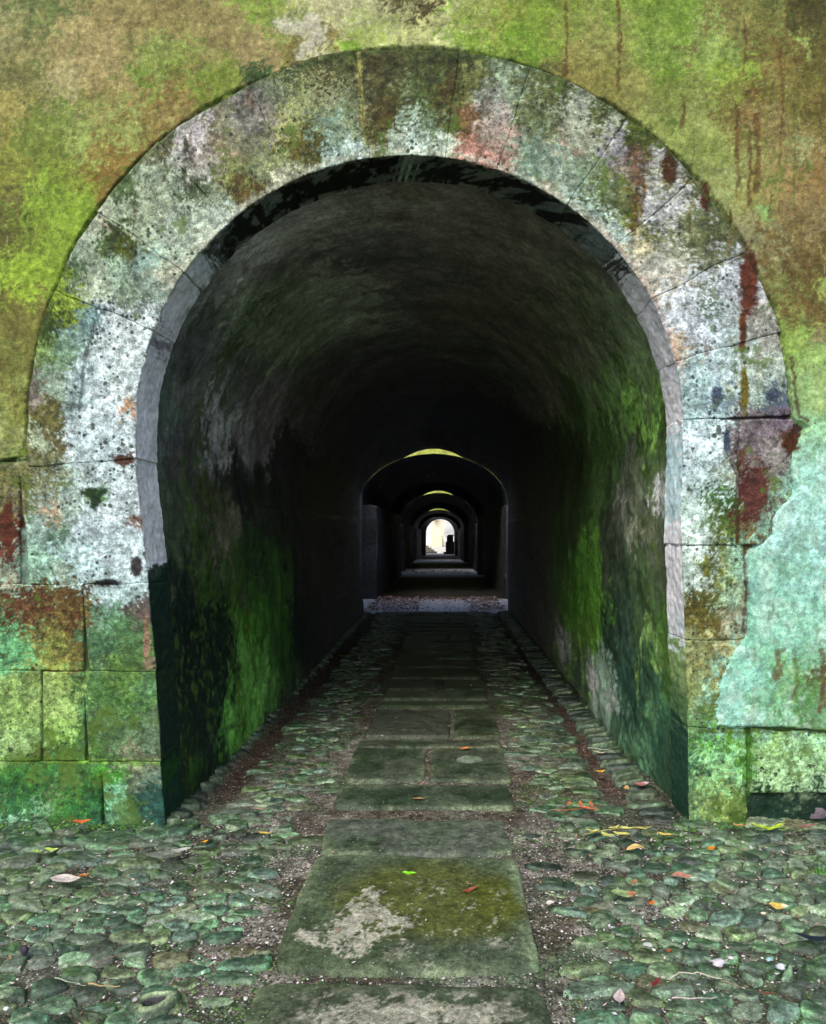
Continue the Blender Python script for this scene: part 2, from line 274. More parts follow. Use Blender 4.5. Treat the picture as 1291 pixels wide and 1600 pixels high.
def stains(c, X, Y):
    """rust runs, pale scars, chips: each with its own outline"""
    for a in [(1045, 262, 13, 28, (74, 46, 20)), (1103, 308, 9, 22, (82, 32, 16)), (1170, 440, 15, 58, (92, 46, 28)), (1160, 520, 6, 45, (92, 52, 26)), (1163, 610, 7, 40, (112, 104, 40)),
              (192, 719, 18, 8, (80, 54, 44)), (214, 885, 10, 16, (60, 55, 58)), (168, 911, 20, 6, (25, 30, 30)), (148, 770, 22, 8, (45, 80, 40)), (150, 785, 8, 12, (35, 60, 35)),
              (1120, 620, 8, 16, (70, 85, 105)), (1208, 618, 12, 12, (70, 85, 105)), (1135, 690, 5, 22, (80, 95, 115)), (1235, 690, 14, 18, (84, 44, 22)), (1183, 770, 17, 42, (96, 56, 48)),
              (230, 1000, 5, 40, (150, 118, 98)), (14, 825, 9, 45, (92, 46, 28)), (250, 790, 6, 50, (165, 110, 108))]:
        blot(c, X, Y, *a, soft=0.2, rough=0.35, seed=int(a[0]) % 50, ns=8)
    stroke(c, X, Y, [(440, 38), (465, 42), (485, 35), (500, 50), (485, 66), (470, 85)], 12, (205, 205, 180), 0.9, 0.7)
    for x, y0, y1, w in [(884, 0, 120, 2.5), (966, 0, 140, 2.5), (1150, 160, 235, 3.5), (1151, 235, 305, 3), (1170, 200, 320, 3), (1182, 180, 300, 4), (1220, 80, 260, 2.2), (1163, 30, 110, 1.8), (1065, 150, 200, 3), (1240, 160, 330, 2), (992, 230, 360, 6), (1003, 250, 340, 2.5), (1140, 330, 400, 2), (1282, 1010, 1110, 5), (1240, 1030, 1090, 4), (1213, 1020, 1060, 6)]:
        stroke(c, X, Y, [(x, y0), (x+3, (y0+y1)/2), (x-1, y1)], w, (96, 62, 28) if x != 1240 else (90, 110, 50), 0.75, 0.8, seed=x % 60)
    rr_s = random.Random(12)
    for i in range(34):
        a = math.radians(rr_s.uniform(-50, 62)); r0 = rr_s.uniform(560, 592); x = 640+r0*math.sin(a); y = 672-r0*math.cos(a); L_ = rr_s.uniform(14, 75)
        stroke(c, X, Y, [(x, y), (x+rr_s.uniform(-3, 3), y+L_*0.5), (x+rr_s.uniform(-3, 3), y+L_)], rr_s.uniform(1.5, 6), rr_s.choice([(58, 66, 30), (74, 70, 36), (50, 62, 34), (96, 96, 50), (88, 60, 36)]), rr_s.uniform(0.35, 0.8), 1.8, seed=i)
    # dark hairline along the ring's back, left crack in the stone, joints filled with moss
    stroke(c, X, Y, arc(640, 672, 598, -92, 88, 40), 2.2, (44, 56, 26), 0.6, 2.6)
    stroke(c, X, Y, arc(640, 672, 592, -50, 60, 40), 5.0, (60, 84, 34), 0.6, 1.0, seed=22)
    stroke(c, X, Y, arc(640, 672, 434, -60, 60, 40), 5.0, (205, 210, 190), 0.55, 1.0, seed=23)
    stroke(c, X, Y, arc(640, 672, 433, 40, 80, 20), 4.0, (180, 140, 128), 0.45, 0.8, seed=26)
    stroke(c, X, Y, [(150, 505), (135, 560), (130, 600), (126, 640)], 3.0, (80, 98, 100), 0.8, 0.8)
    stroke(c, X, Y, [(562, 84), (564, 150), (572, 225)], 4.0, (168, 165, 95), 0.6, 0.6)
    stroke(c, X, Y, [(-10, 722), (46, 716)], 3.5, (40, 70, 20), 0.9, 0.5)
    stroke(c, X, Y, [(158, 340), (190, 370)], 4.0, (52, 62, 30), 0.9, 0.5)
    stroke(c, X, Y, [(160, 345), (172, 362)], 3.0, (200, 190, 160), 0.8, 0.5, seed=31)
    stroke(c, X, Y, [(1168, 1140), (1172, 1190), (1166, 1250)], 7.0, (60, 120, 26), 0.85, 0.8)
    stroke(c, X, Y, [(1090, 1140), (1150, 1142), (1291, 1140)], 4.5, (80, 105, 30), 0.75, 0.8, seed=34)
    stroke(c, X, Y, [(0, 1186), (150, 1188), (250, 1192)], 4.0, (120, 170, 60), 0.7, 0.8, seed=35)
    stroke(c, X, Y, [(1236, 560), (1246, 650), (1262, 658)], 3.0, (70, 40, 40), 0.8, 0.6, seed=36)
    stroke(c, X, Y, [(1163, 862), (1165, 930), (1162, 990)], 3.5, (88, 40, 36), 0.8, 0.7, seed=37)
_r = random.Random(8)
CR = []
for i in range(26):
    x, y = _r.choice([(_r.uniform(0, 300), _r.uniform(0, 300)), (_r.uniform(850, 1291), _r.uniform(0, 300)), (_r.uniform(1180, 1291), _r.uniform(100, 1050)), (_r.uniform(0, 60), _r.uniform(300, 700))]); L_ = _r.uniform(20, 90); dx = _r.uniform(-0.25, 0.25)
    CR.append(([(x, y), (x+dx*L_*0.5+_r.uniform(-4, 4), y+L_*0.5), (x+dx*L_, y+L_)], _r.uniform(0.8, 2.4), _r.choice([(70, 72, 34), (98, 70, 34), (60, 84, 40), (175, 180, 120)]), _r.uniform(0.35, 0.7), i))
def wall_paint(X, Y, kind):
    if kind == 'plaster': c = palette(X, Y, CP_PL, 33, 2.3, 3, wob=14, fs=12, sy=0.8, gr=0.7)
    else: c = palette(X, Y, CP_ST, 25, 2.6, 60, wob=11, fs=10, sy=0.85, gr=1.0)
    if kind == 'plaster':
        g = c.mean(1, keepdims=True); c = (c*0.87+g*0.13)*(1.06, 1.06, 0.88)
        mint = sst(1130, 1200, X+0.25*(Y-800))*sst(650, 720, Y)*sst(1160, 1130, Y)
        f = fbm(X/26, Y/34, 80, 6, 0.72); f2 = fbm(X/14, Y/30, 81, 5, 0.75)
        c = c*(1+mint[:, None]*(np.array([0.02, 0.10, 0.38])))
        for ff, t, q in ((f, 0.25, (124, 176, 140)), (f2, 0.34, (150, 176, 146)), (-f, 0.12, (196, 232, 214)), (-f2, 0.5, (96, 124, 84))):
            k = (sst(t, t+0.12, ff)*mint*0.5)[:, None]; c = c*(1-k)+alb(q)*k
        c = c*np.exp(0.28*fbm(X/7, Y/8, 82, 5, 0.78))[:, None]
    else:
        g = c.mean(1, keepdims=True); c = (c*0.94+g*0.06)*1.2*(0.94, 1.035, 0.99)
        e = np.where(X > 1040, plaster_sd(X, Y), -99); e = sst(-42, -3, e)*sst(-0.15, 0.2, fbm(X/12, Y/14, 84, 5, 0.75))*sst(660, 760, Y)*0.85; c = c*(1-e[:, None])+alb((160, 216, 192))*e[:, None]
        c = c*np.exp(0.36*fbm(X/8, Y/8, 83, 5, 0.75))[:, None]
    stains(c, X, Y)
    if kind == 'plaster':
        for p_, w_, q_, a_, i_ in CR: stroke(c, X, Y, p_, w_, q_, a_, 1.6, seed=i_)
    n = len(X); mk = np.zeros((n, 3))
    if kind == 'plaster':
        mk[:, 0] = 0.25+0.25*fbm(X/60, Y/60, 71, 3); mk[:, 1] = 0.12+0.25*sst(700, 300, abs(Y-200)+abs(X-640)*0.5); mk[:, 2] = np.clip(0.25+0.4*fbm(X/70, Y/40, 72, 4), 0, 1)*sst(1100, 500, Y+0.1*X)
    else:
        lum = c.mean(1); mk[:, 0] = np.clip(0.1+1.6*lum+1.0*fbm(X/28, Y/28, 73, 4), 0.0, 1.2)
        mk[:, 1] = np.clip(0.05+0.45*np.exp(-((X-500)/150)**2-((Y-180)/80)**2)+0.5*fbm(X/50, Y/50, 74, 3), 0, 1)
        mk[:, 2] = np.clip(0.2+0.5*fbm(X/50, Y/70, 75, 4)+0.3*sst(1000, 1250, Y), 0, 1)
    return c, np.clip(mk, 0, 1.2)

# reveal (inner edge of the arch stones), keyed by the arris point in survey units
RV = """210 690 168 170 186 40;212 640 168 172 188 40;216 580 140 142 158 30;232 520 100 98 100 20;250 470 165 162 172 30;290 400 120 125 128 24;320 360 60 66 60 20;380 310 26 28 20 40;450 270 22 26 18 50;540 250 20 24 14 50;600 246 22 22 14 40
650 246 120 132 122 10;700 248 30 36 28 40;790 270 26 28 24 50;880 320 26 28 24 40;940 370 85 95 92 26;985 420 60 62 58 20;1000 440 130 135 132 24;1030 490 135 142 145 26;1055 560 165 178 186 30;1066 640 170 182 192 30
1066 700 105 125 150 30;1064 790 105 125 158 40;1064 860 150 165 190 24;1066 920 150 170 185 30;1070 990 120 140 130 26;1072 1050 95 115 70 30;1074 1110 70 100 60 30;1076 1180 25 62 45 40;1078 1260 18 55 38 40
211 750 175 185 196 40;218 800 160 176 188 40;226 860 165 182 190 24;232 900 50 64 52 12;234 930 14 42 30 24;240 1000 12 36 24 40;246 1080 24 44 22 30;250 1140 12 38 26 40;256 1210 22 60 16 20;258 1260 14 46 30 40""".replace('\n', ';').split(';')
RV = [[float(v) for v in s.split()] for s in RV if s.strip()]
def reveal_paint(FX, FYY, D):
    """D: depth in from the face"""
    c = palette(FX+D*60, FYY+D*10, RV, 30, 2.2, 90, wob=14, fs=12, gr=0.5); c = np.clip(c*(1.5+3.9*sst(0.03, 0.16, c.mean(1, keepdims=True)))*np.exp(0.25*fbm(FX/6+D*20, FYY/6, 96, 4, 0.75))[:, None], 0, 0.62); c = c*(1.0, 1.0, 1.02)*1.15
    k = fbm(FX/14+D*3, FYY/14, 95, 4)
    e = sst(0.25, 0.28, D)*sst(-0.1, 0.35, k)*sst(560, 420, FYY)           # broken pale edge where the reveal meets the vault
    c = c*(1-e[:, None]*0.8)+alb((165, 170, 158))*e[:, None]*0.8
    e = sst(0.12, 0.32, fbm(FX/26+D*7, FYY/26+D*9, 97, 4, 0.65))*sst(420, 330, FYY); c = c*(1-e[:, None]*0.75)+alb((140, 156, 146))*e[:, None]*0.75
    e = sst(0.05, 0.015, D)*sst(900, 850, FYY); k2 = sst(-0.2, 0.3, fbm(FX/10, FYY/10+D*40, 98, 4)); e = e*k2; c = c*(1-e[:, None]*0.6)+alb((196, 190, 172))*e[:, None]*0.6
    mk = np.zeros((len(FX), 3)); mk[:, 0] = 0.3; mk[:, 1] = 0.15; mk[:, 2] = 0.15
    return c, mk

# ------------------------------------------------------------------ top-level things of the masonry
T_wall = empty('passage_wall', (0, 0, 0), 'nearest mossy plastered wall with pale stone arch around the tunnel mouth', 'wall')

# plaster coat / mortar bed: one relief sheet with the mouth cut out
def build_coat():
    xs = np.unique(np.round(np.concatenate([np.arange(-7, -2.6, 0.2), np.arange(-2.6, 2.3, 0.0085), np.arange(2.3, 7.01, 0.2)]), 4))
    zs = np.unique(np.round(np.concatenate([np.arange(-0.25, 4.7, 0.0085), np.arange(4.7, 6.31, 0.2)]), 4))
    X, Z = np.meshgrid(xs, zs, indexing='ij'); nx, nz = X.shape; X = X.ravel(); Z = Z.ravel()
    px, py = px2(X, Z)
    rr = np.hypot(X-AX, Z-AZ)
    hole = np.where(Z > AZ, rr < R+0.05, (X > xl(Z)-0.05) & (X < xr(Z)+0.05))
    sd_ = plaster_sd(px, py); keep = ~hole
    band = keep & (px > -80) & (px < 1380) & (py > -60)
    paint = np.tile(alb((130, 140, 75)), (len(X), 1)); mask = np.full((len(X), 3), 0.25)
    pl = keep & (sd_ > -3)
    c, m = wall_paint(px[pl], py[pl], 'plaster'); paint[pl] = c; mask[pl] = m
    mo = keep & (sd_ <= -3)
    c = palette(px[mo], py[mo], CP_ST, 30, 1.2, 61)*0.62; stains(c, px[mo], py[mo]); paint[mo] = c
    proud = 0.002+0.020*sst(1050, 1170, px)*sst(600, 700, py)+0.010*sst(100, 20, px)*sst(600, 700, py)
    rel = 0.010*fbm(X*1.6, Z*1.6, 50, 3)+0.006*fbm(X*9, Z*8, 51, 5, 0.62)+0.002*fbm(X*40, Z*30, 52, 3)
    edge = sst(-1.5, 2.5, sd_)
    y = FY-edge*(proud+rel)+(1-edge)*(0.014+0.006*fbm(X*20, Z*20, 53, 3))
    y = y+0.008*np.clip(0.35+1.8*fbm(X*2.5, Z*2.5, 54, 3), 0, 1.5)*np.exp(-(np.clip(sd_, 0, 99)/2.2)**2)*edge*(rr < R+RW+0.1)*(Z > AZ-0.1)
    V = np.stack([X, y, Z], 1)
    Q = gridq(nx, nz); ok = keep[Q].all(1); Q = Q[ok]
    used = np.zeros(len(V), bool); used[Q.ravel()] = True; mp = np.cumsum(used)-1
    link('plaster_coat', mesh_np('plaster_coat', V[used], [mp[Q][:, ::1]], M_wall, paint[used], mask[used]), T_wall)
build_coat()

# wrapped block: front face + reveal, with worn edges
rs = np.random.RandomState(5)
def wrap(name, cfun, u0, u1, wfun, du=0.0085, dr=0.0085, depth=0.31, r0=0.0, reveal=True, gap=0.0004, proud=0.008, seed=1, parent=None, worn=1.0, fine=True):
    L = abs(u1-u0); lu = du/ cfun.scale
    nu = max(4, int(L/lu)+1); g = gap/cfun.scale*(1 if u1 > u0 else -1)
    uu = np.linspace(u0+g, u1-g, nu); e0 = np.concatenate([[uu[0]], uu, [uu[-1]]]); skirt = np.zeros(nu+2); skirt[[0, -1]] = 1
    Wd = wfun; ns = int((Wd-r0)/dr)+2
    if reveal:
        dd = np.concatenate([np.linspace(depth, 0.02, 22), [0.01]]); path = [(0.0, d) for d in dd]+[(r, 0.0) for r in np.linspace(0, Wd, ns)]+[(Wd, 0.05)]
        kind = [1]*len(dd)+[0]*ns+[2]
    else:
        path = [(r0, 0.05)]+[(r, 0.0) for r in np.linspace(r0, Wd, ns)]+[(Wd, 0.05)]; kind = [2]+[0]*ns+[2]
    path = np.array(path); kind = np.array(kind); npth = len(path)
    U = np.repeat(e0, npth); Rr = np.tile(path[:, 0], nu+2); D = np.tile(path[:, 1], nu+2); Kd = np.tile(kind, nu+2); Sk = np.repeat(skirt, npth)
    if cfun.scale:
        ta = np.clip((U-uu[0])/(uu[-1]-uu[0]), 0, 1)
        wav = lambda j: 0.010/cfun.scale*fbm(Rr*5+D*4, np.full_like(Rr, round(float(j)*37, 1)), 190, 4)
        U = U+(1-ta)*wav(u0)+ta*wav(u1)
    C, N = cfun(U)
    Wloc = 1+0.030*fbm(U*cfun.scale*2.2, 0*U, 191, 3)*(Rr > 0.3)*reveal
    P = C+N*(Rr*Wloc)[:, None]
    ue = np.minimum(abs(U-uu[0]), abs(U-uu[-1]))*cfun.scale
    re = np.minimum(Rr-r0 if not reveal else Rr+0.0, Wd-Rr)
    chip = np.clip(0.8+2.2*fbm(P[:, 0]*5, P[:, 1]*5, 200+seed, 4), 0.0, 3.2)*worn
    w = 0.004*chip
    fr = Kd != 1
    y = FY-proud+D
    off = -0.003*fbm(P[:, 0]*4, P[:, 1]*4, 210+seed, 2)+0.005*fbm(P[:, 0]*16, P[:, 1]*16, 220, 5, 0.65)+0.0012*fbm(P[:, 0]*90, P[:, 1]*90, 221, 2)
    y = y+np.where(fr, off+w*(np.exp(-ue/0.010)+np.exp(-re/0.010)), 0)+0.012*Sk*fr
    rad = np.where(~fr, w*np.exp(-ue/0.010)+w*np.exp(-D/0.010)+0.006*fbm(U*cfun.scale*7, D*9, 230+seed, 4)+0.004*fbm(U*cfun.scale*30, D*30, 231, 3), 0)+0.012*Sk*(~fr)
    rad = rad+np.where(fr & (Rr < 0.03) & reveal, 0.4*w*np.exp(-Rr/0.01), 0)
    P = P+N*rad[:, None]
    V = np.stack([P[:, 0], y, P[:, 1]], 1)
    fx, fy_ = px2(C[:, 0], C[:, 1]); px, py = px2(P[:, 0], P[:, 1])
    c = np.zeros((len(V), 3)); mk = np.zeros((len(V), 3))
    c[fr], mk[fr] = wall_paint(px[fr], py[fr], 'stone')
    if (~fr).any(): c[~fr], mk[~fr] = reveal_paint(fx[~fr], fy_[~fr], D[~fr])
    Q = gridq(nu+2, npth); me = mesh_np(name, V, [Q], M_stone, c, mk)
    if reveal:
        me.materials.append(M_reveal); me.polygons.foreach_set('material_index', (~fr)[Q].all(1).astype(np.int32))
    return link(name, me, parent or T_wall)
def ring_c(U):
    s, c = np.sin(U), np.cos(U); return np.stack([AX+R*s, AZ+R*c], 1), np.stack([s, c], 1)
ring_c.scale = R+0.2
def left_c(U): return np.stack([xl(U), U], 1), np.stack([-np.ones_like(U), np.zeros_like(U)], 1)
def right_c(U): return np.stack([xr(U), U], 1), np.stack([np.ones_like(U), np.zeros_like(U)], 1)
left_c.scale = right_c.scale = 1.0
rad_ = math.radians
angL = math.degrees(math.asin((ZL-AZ)/R)); angR = math.degrees(math.asin((ZR-AZ)/R))
js = [-90+angL, -68.6, -55, -41, -25, -8.3, 7.6, 18.5, 35, 48.5, 61.8, 75.5, 90-angR]
for i, (a, b) in enumerate(zip(js[:-1], js[1:])):
    if i == len(js)-2:
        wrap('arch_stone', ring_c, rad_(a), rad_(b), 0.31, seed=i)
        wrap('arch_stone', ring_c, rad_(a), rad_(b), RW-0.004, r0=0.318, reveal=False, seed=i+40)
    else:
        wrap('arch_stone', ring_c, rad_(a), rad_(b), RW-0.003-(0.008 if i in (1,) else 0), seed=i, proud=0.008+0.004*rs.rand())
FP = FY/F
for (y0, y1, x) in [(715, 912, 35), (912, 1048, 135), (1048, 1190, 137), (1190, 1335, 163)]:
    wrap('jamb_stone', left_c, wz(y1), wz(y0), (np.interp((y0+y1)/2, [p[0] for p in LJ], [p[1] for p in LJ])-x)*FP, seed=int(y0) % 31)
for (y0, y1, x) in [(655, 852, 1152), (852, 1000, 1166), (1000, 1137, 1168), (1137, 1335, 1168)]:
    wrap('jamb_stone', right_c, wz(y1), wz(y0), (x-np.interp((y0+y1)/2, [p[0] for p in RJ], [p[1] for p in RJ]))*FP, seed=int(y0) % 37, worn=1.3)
def flat_c(x0):
    f = lambda U: (np.stack([np.full_like(U, x0), U], 1), np.stack([np.ones_like(U), np.zeros_like(U)], 1)); f.scale = 1.0; return f
blocks = [(722, 912, -150, 31), (912, 1048, -60, 131), (1048, 1190, 68, 133), (1048, 1190, -70, 64), (1190, 1335, -90, 159),
          (655, 852, 1156, 1238), (1140, 1240, 1174, 1338),
          (722, 912, -400, -154), (912, 1048, -300, -64), (1048, 1190, -310, -74), (1190, 1335, -330, -94), (1140, 1240, 1342, 1560), (1246, 1335, 1176, 1420)]
for i, (y0, y1, x0, x1) in enumerate(blocks):
    out = i >= 7
    wrap('stone_block', flat_c(wx(x0)), wz(y1), wz(y0), (x1-x0)*FP, reveal=False, seed=i+70, du=0.03 if out else 0.0085, dr=0.03 if out else 0.0085, proud=0.006 if i != 12 else -0.03)

# ------------------------------------------------------------------ vaults
def profile(cxp, hw, spring, crown, n_side=60, n_arc=150, hump=0.0, zb=-0.08, lean=False, jl=None, jr=None):
    """list of (x, z) from left foot over the crown to the right foot, evenly indexed"""
    z1 = np.linspace(zb, spring, n_side, endpoint=False); a = np.linspace(-math.pi/2, math.pi/2, n_arc); z2 = z1[::-1]
    ax = cxp+hw*np.sin(a); az = spring+(crown-spring)*np.cos(a)+hump*np.clip(1-((ax-cxp)/0.60)**2, 0, 1)
    lx = np.full(n_side, cxp-hw)
    rx = np.full(n_side, cxp+hw)
    if jl is not None: lx = np.full(n_side, jl)
    if jr is not None: rx = np.full(n_side, jr)
    if lean: lx = xl(z1); rx = xr(z2)
    return np.concatenate([lx, ax, rx]), np.concatenate([z1, az, z2])
def arclen(x, z):
    d = np.hypot(np.diff(x), np.diff(z)); s = np.concatenate([[0], np.cumsum(d)]); return s-s[-1]/2
PX, PZ = profile(AX, R, AZ, AZ+R, 120, 300, lean=True); PS = arclen(PX, PZ)
def pix2vault(px, py):
    """photo sighting -> (arc position, depth) on the first vault"""
    a = math.atan2(px-SX, SY-py); A = np.arctan2(PX, PZ-EYE); i = int(np.argmin(abs(np.angle(np.exp(1j*(A-a))))))
    r = math.hypot(PX[i], PZ[i]-EYE); d = F*r/math.hypot(px-SX, SY-py); return PS[i], d
VQ = 90.0
def vlog(d): return 320*np.log(np.maximum(d, 1.0)/4.1)
VP = """640 300 58 55 45;560 320 70 68 60;480 330 98 96 100;430 370 108 108 112;350 430 70 72 66;400 480 60 72 52;440 500 62 76 54;520 440 74 78 68;300 480 50 54 46;270 560 42 50 42;320 540 42 46 42;420 430 60 60 58
560 400 52 48 50;640 400 58 54 52;700 340 66 62 58;760 400 56 52 46;820 340 60 58 46;860 420 58 58 46;900 400 46 50 36;940 480 52 66 36;980 520 50 66 30;1000 580 46 72 24;1010 640 60 100 28;1020 700 52 82 30;960 620 44 66 28;930 560 48 60 34;900 640 40 56 28;960 700 48 76 28
340 660 92 84 84;300 700 74 70 70;260 650 42 54 46;400 680 64 60 64;450 720 56 54 60;380 600 48 50 46;300 620 50 52 46;500 640 52 50 50;800 520 56 54 44;850 600 54 56 42;880 520 56 60 40
265 790 60 72 52;290 800 66 80 50;285 850 60 78 46;320 800 52 52 42;350 800 86 84 62;345 830 96 92 72;370 760 44 44 42;420 790 44 50 42;480 780 48 50 46;310 860 44 58 40
260 960 10 34 26;280 930 14 38 28;268 925 74 88 58 8;300 980 12 30 24;300 1060 12 32 26;340 1000 10 34 24;320 1120 12 34 26;290 1180 18 44 22;270 1220 30 70 16;300 1215 36 88 14 9;280 1250 12 40 26;350 1100 12 32 24;325 905 40 92 22 8
400 870 40 66 34;380 900 40 70 26;420 900 50 96 34;400 960 56 116 24;430 950 54 108 30;395 1020 84 158 44;410 1050 92 168 54;380 1080 84 160 46;370 1110 76 150 40;430 1060 70 130 46;440 1030 40 84 34;450 1080 48 58 42;387 930 84 72 78 7;440 1000 48 100 24
480 900 34 38 34;470 980 12 34 28;500 960 26 32 34;520 900 40 42 44;540 900 44 46 52;490 860 46 48 50;550 950 40 44 52
1030 740 60 84 44;1000 760 66 76 56;980 770 72 84 62;1030 780 150 160 170 10;1020 760 140 150 145 9;995 830 110 118 96 8;975 800 120 124 110 7;960 790 96 104 84 8;940 760 56 88 36;950 830 50 62 42;1010 820 66 74 52;1040 860 62 70 50;1050 900 56 66 48
900 820 48 70 30;880 850 44 76 24;910 900 60 110 24;930 880 72 128 28;890 920 54 98 22;940 950 74 136 26;900 960 70 128 26;920 1000 64 112 24;960 900 44 60 38;980 960 30 56 40;1000 940 40 68 40;1010 900 54 80 42;990 1000 36 64 46;960 990 26 50 38
1020 1000 104 150 60 12;1022 1020 112 150 78 10;1000 1060 110 170 54 9;1040 960 60 110 34;1045 1000 66 120 34;1050 1050 70 118 42;1060 960 80 104 62;1065 1020 90 128 58;1060 1100 34 84 44;1030 1080 34 78 52;1000 1080 24 58 46;1040 1150 22 62 44;1065 1180 20 60 40;1050 1220 34 62 36;1020 1130 60 110 60 10;985 1110 24 56 44
880 1000 120 128 132 10;885 1010 128 138 146 9;900 1020 84 128 44;930 1060 130 146 144 9;925 1040 96 114 106 9;960 1100 132 152 150 9;950 1080 90 120 100;905 1040 56 80 52;980 1150 40 74 48;1000 1170 60 110 70
840 900 48 60 34;860 960 60 76 52;830 860 52 56 46;840 940 56 56 54;820 900 54 52 52;800 860 52 52 50;850 780 44 52 32;870 740 40 54 28;820 740 38 40 30;900 700 42 60 28""".replace('\n', ';').split(';')
def _vp():
    out = []
    for s in VP:
        v = [float(q) for q in s.split()]
        t, d = pix2vault(v[0], v[1]); pos = (t*VQ, vlog(d))
        # passage colours surveyed in shade; brightened by zone and depth to offset daylight falloff
        lift = 2.8 if v[1] < 700 else (1.45 if v[0] < 600 else 1.65); lift *= float(np.clip(1+0.3*math.log(d/4.4), 1, 1.3)); g_ = sum(v[2:5])/3; c = [min(240, (q*(0.45 if v[1] < 620 else 0.66)+g_*(0.55 if v[1] < 620 else 0.34))*lift) for q in v[2:5]]
        out.append([pos[0], pos[1], *c, (v[5] if len(v) > 5 else 20)])
    return out
VPT = _vp()
def vault_mesh(name, p0, p1, y0, y1, ys, parent, first=False, drop=0.6):
    """skin between two profiles; p0 holds until `drop` before the end, then eases into p1"""
    (x0, z0), (x1, z1) = p0, p1; n = len(x0); s = arclen(x0, z0)
    ys = np.asarray(ys, float); m = len(ys)
    k = sst(y1-drop, y1-drop*0.35, ys)[:, None]
    X = x0[None]*(1-k)+x1[None]*k; Z = z0[None]*(1-k)+z1[None]*k; Y = np.repeat(ys, n).reshape(m, n); SS = np.tile(s, (m, 1))
    X = X.ravel(); Z = Z.ravel(); Y = Y.ravel(); SS = SS.ravel()
    # outward normal in section
    tx = np.gradient(x0); tz = np.gradient(z0); L = np.hypot(tx, tz); nx = np.tile(-tz/L, m); nz = np.tile(tx/L, m)
    r = 0.030*fbm(SS*0.9, Y*0.5, 301, 3)+0.020*fbm(SS*5, Y*4, 302, 5, 0.62)+0.005*fbm(SS*22, Y*22, 303, 3)
    side = sst(0.4, 0.2, abs(Z-1.86))
    if first:
        fade = sst(4.38, 4.9, Y); r = r*(0.25+0.75*fade)+0.012
        r = r-0.02*sst(0.03, -0.03, Z-1.84-0.02*fbm(Y*1.3, SS, 305, 3))*fade        # lower masonry stands a little forward of the vault plaster
    r = r*sst(-0.02, 0.3, np.minimum(y1-Y+0.05, 1))
    X = X+nx*r; Z = Z+nz*r
    V = np.stack([X, Y, Z], 1)
    if first:
        far = sst(7, 12, Y)
        c = palette(SS*VQ, vlog(Y), VPT, 20, 1.9, 120, wob=9, fs=12, sx=0.5, sy=1.7, gr=0.6); c = c*np.exp(0.30*fbm(SS*9, Y*14, 313, 5, 0.7)+0.45*fbm(SS*2.2, Y*3.2, 314, 4, 0.6))[:, None]
        base = alb((150, 146, 140)); c = c*(1-far[:, None]*0.8)+base*far[:, None]*0.8  # deep vault painted paler to keep it visible in low light
        mk = np.zeros((len(V), 3)); mk[:, 0] = 0.1; mk[:, 1] = np.clip(0.1+0.35*fbm(SS*1.5, Y*3, 311, 3), 0, 1); mk[:, 2] = np.clip(0.35+0.45*fbm(SS*0.8, Y*3, 312, 3), 0, 1)*sst(9, 6, Y)*sst(0.5, 1.2, abs(SS))
    else:
        c = palette(SS*60, Y*60, [[a*80.0, b*80.0, *q] for a, b, q in [(-3, 18, (96, 98, 104)), (3, 20, (70, 72, 72)), (0, 24, (60, 58, 56)), (-4, 26, (64, 70, 60)), (4, 30, (70, 70, 76)), (-3, 35, (76, 80, 84)), (0, 40, (60, 60, 58)), (3, 46, (70, 72, 76))]], 120, 2.0, 140, wob=20, fs=30, sx=0.5)  # inner vaults painted darker to deepen their shade
        mk = np.tile([0.15, 0.15, 0.15], (len(V), 1))
    return link(name, mesh_np(name, V, [gridq(m, n)], M_vault, c, mk), parent)
def end_wall(name, prof, y, parent, xh=4.0, top=4.0, out=-1, colr=(120, 128, 92)):
    """cross wall at y with the arch profile cut out, built as a fan of quads from the profile to an outer frame"""
    x, z = prof; n = len(x); cx = float(x.mean()); fr = []
    for xx, zz in zip(x, z):
        if zz < 1.8: fr.append((math.copysign(xh, xx-cx)+cx, zz))
        else:
            a = math.atan2(xx-cx, zz-1.8); t = min(xh/max(abs(math.sin(a)), 1e-6), (top-1.8)/max(math.cos(a), 1e-6)); fr.append((cx+math.sin(a)*t, 1.8+math.cos(a)*t))
    fr = np.array(fr); rows = []
    for k in np.concatenate([[0, 0.01, 0.03], np.linspace(0.06, 1, 14)]):
        rows.append(np.stack([x*(1-k)+fr[:, 0]*k, np.full(n, y), z*(1-k)+fr[:, 1]*k], 1))
    V = np.concatenate(rows); V[:, 1] += out*0.012*fbm(V[:, 0]*3, V[:, 2]*3, 330, 4)
    base = np.where((V[:, 2] > 2.75)[:, None], alb(colr), alb((84, 86, 96))); nf = fbm(V[:, 0]*3, V[:, 2]*2, 331, 4)[:, None]; nf2 = fbm(V[:, 0]*5+9, V[:, 2]*4, 332, 4)[:, None]  # crown painted bright and lower face dim, imitating slot light
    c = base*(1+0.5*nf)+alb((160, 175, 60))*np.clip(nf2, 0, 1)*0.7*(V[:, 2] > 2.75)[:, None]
    return link(name, mesh_np(name, V, [gridq(len(rows), n)], M_wall, np.clip(c, 0.01, 0.7), np.tile([0.3, 0.3, 0.4], (len(V), 1))), parent)
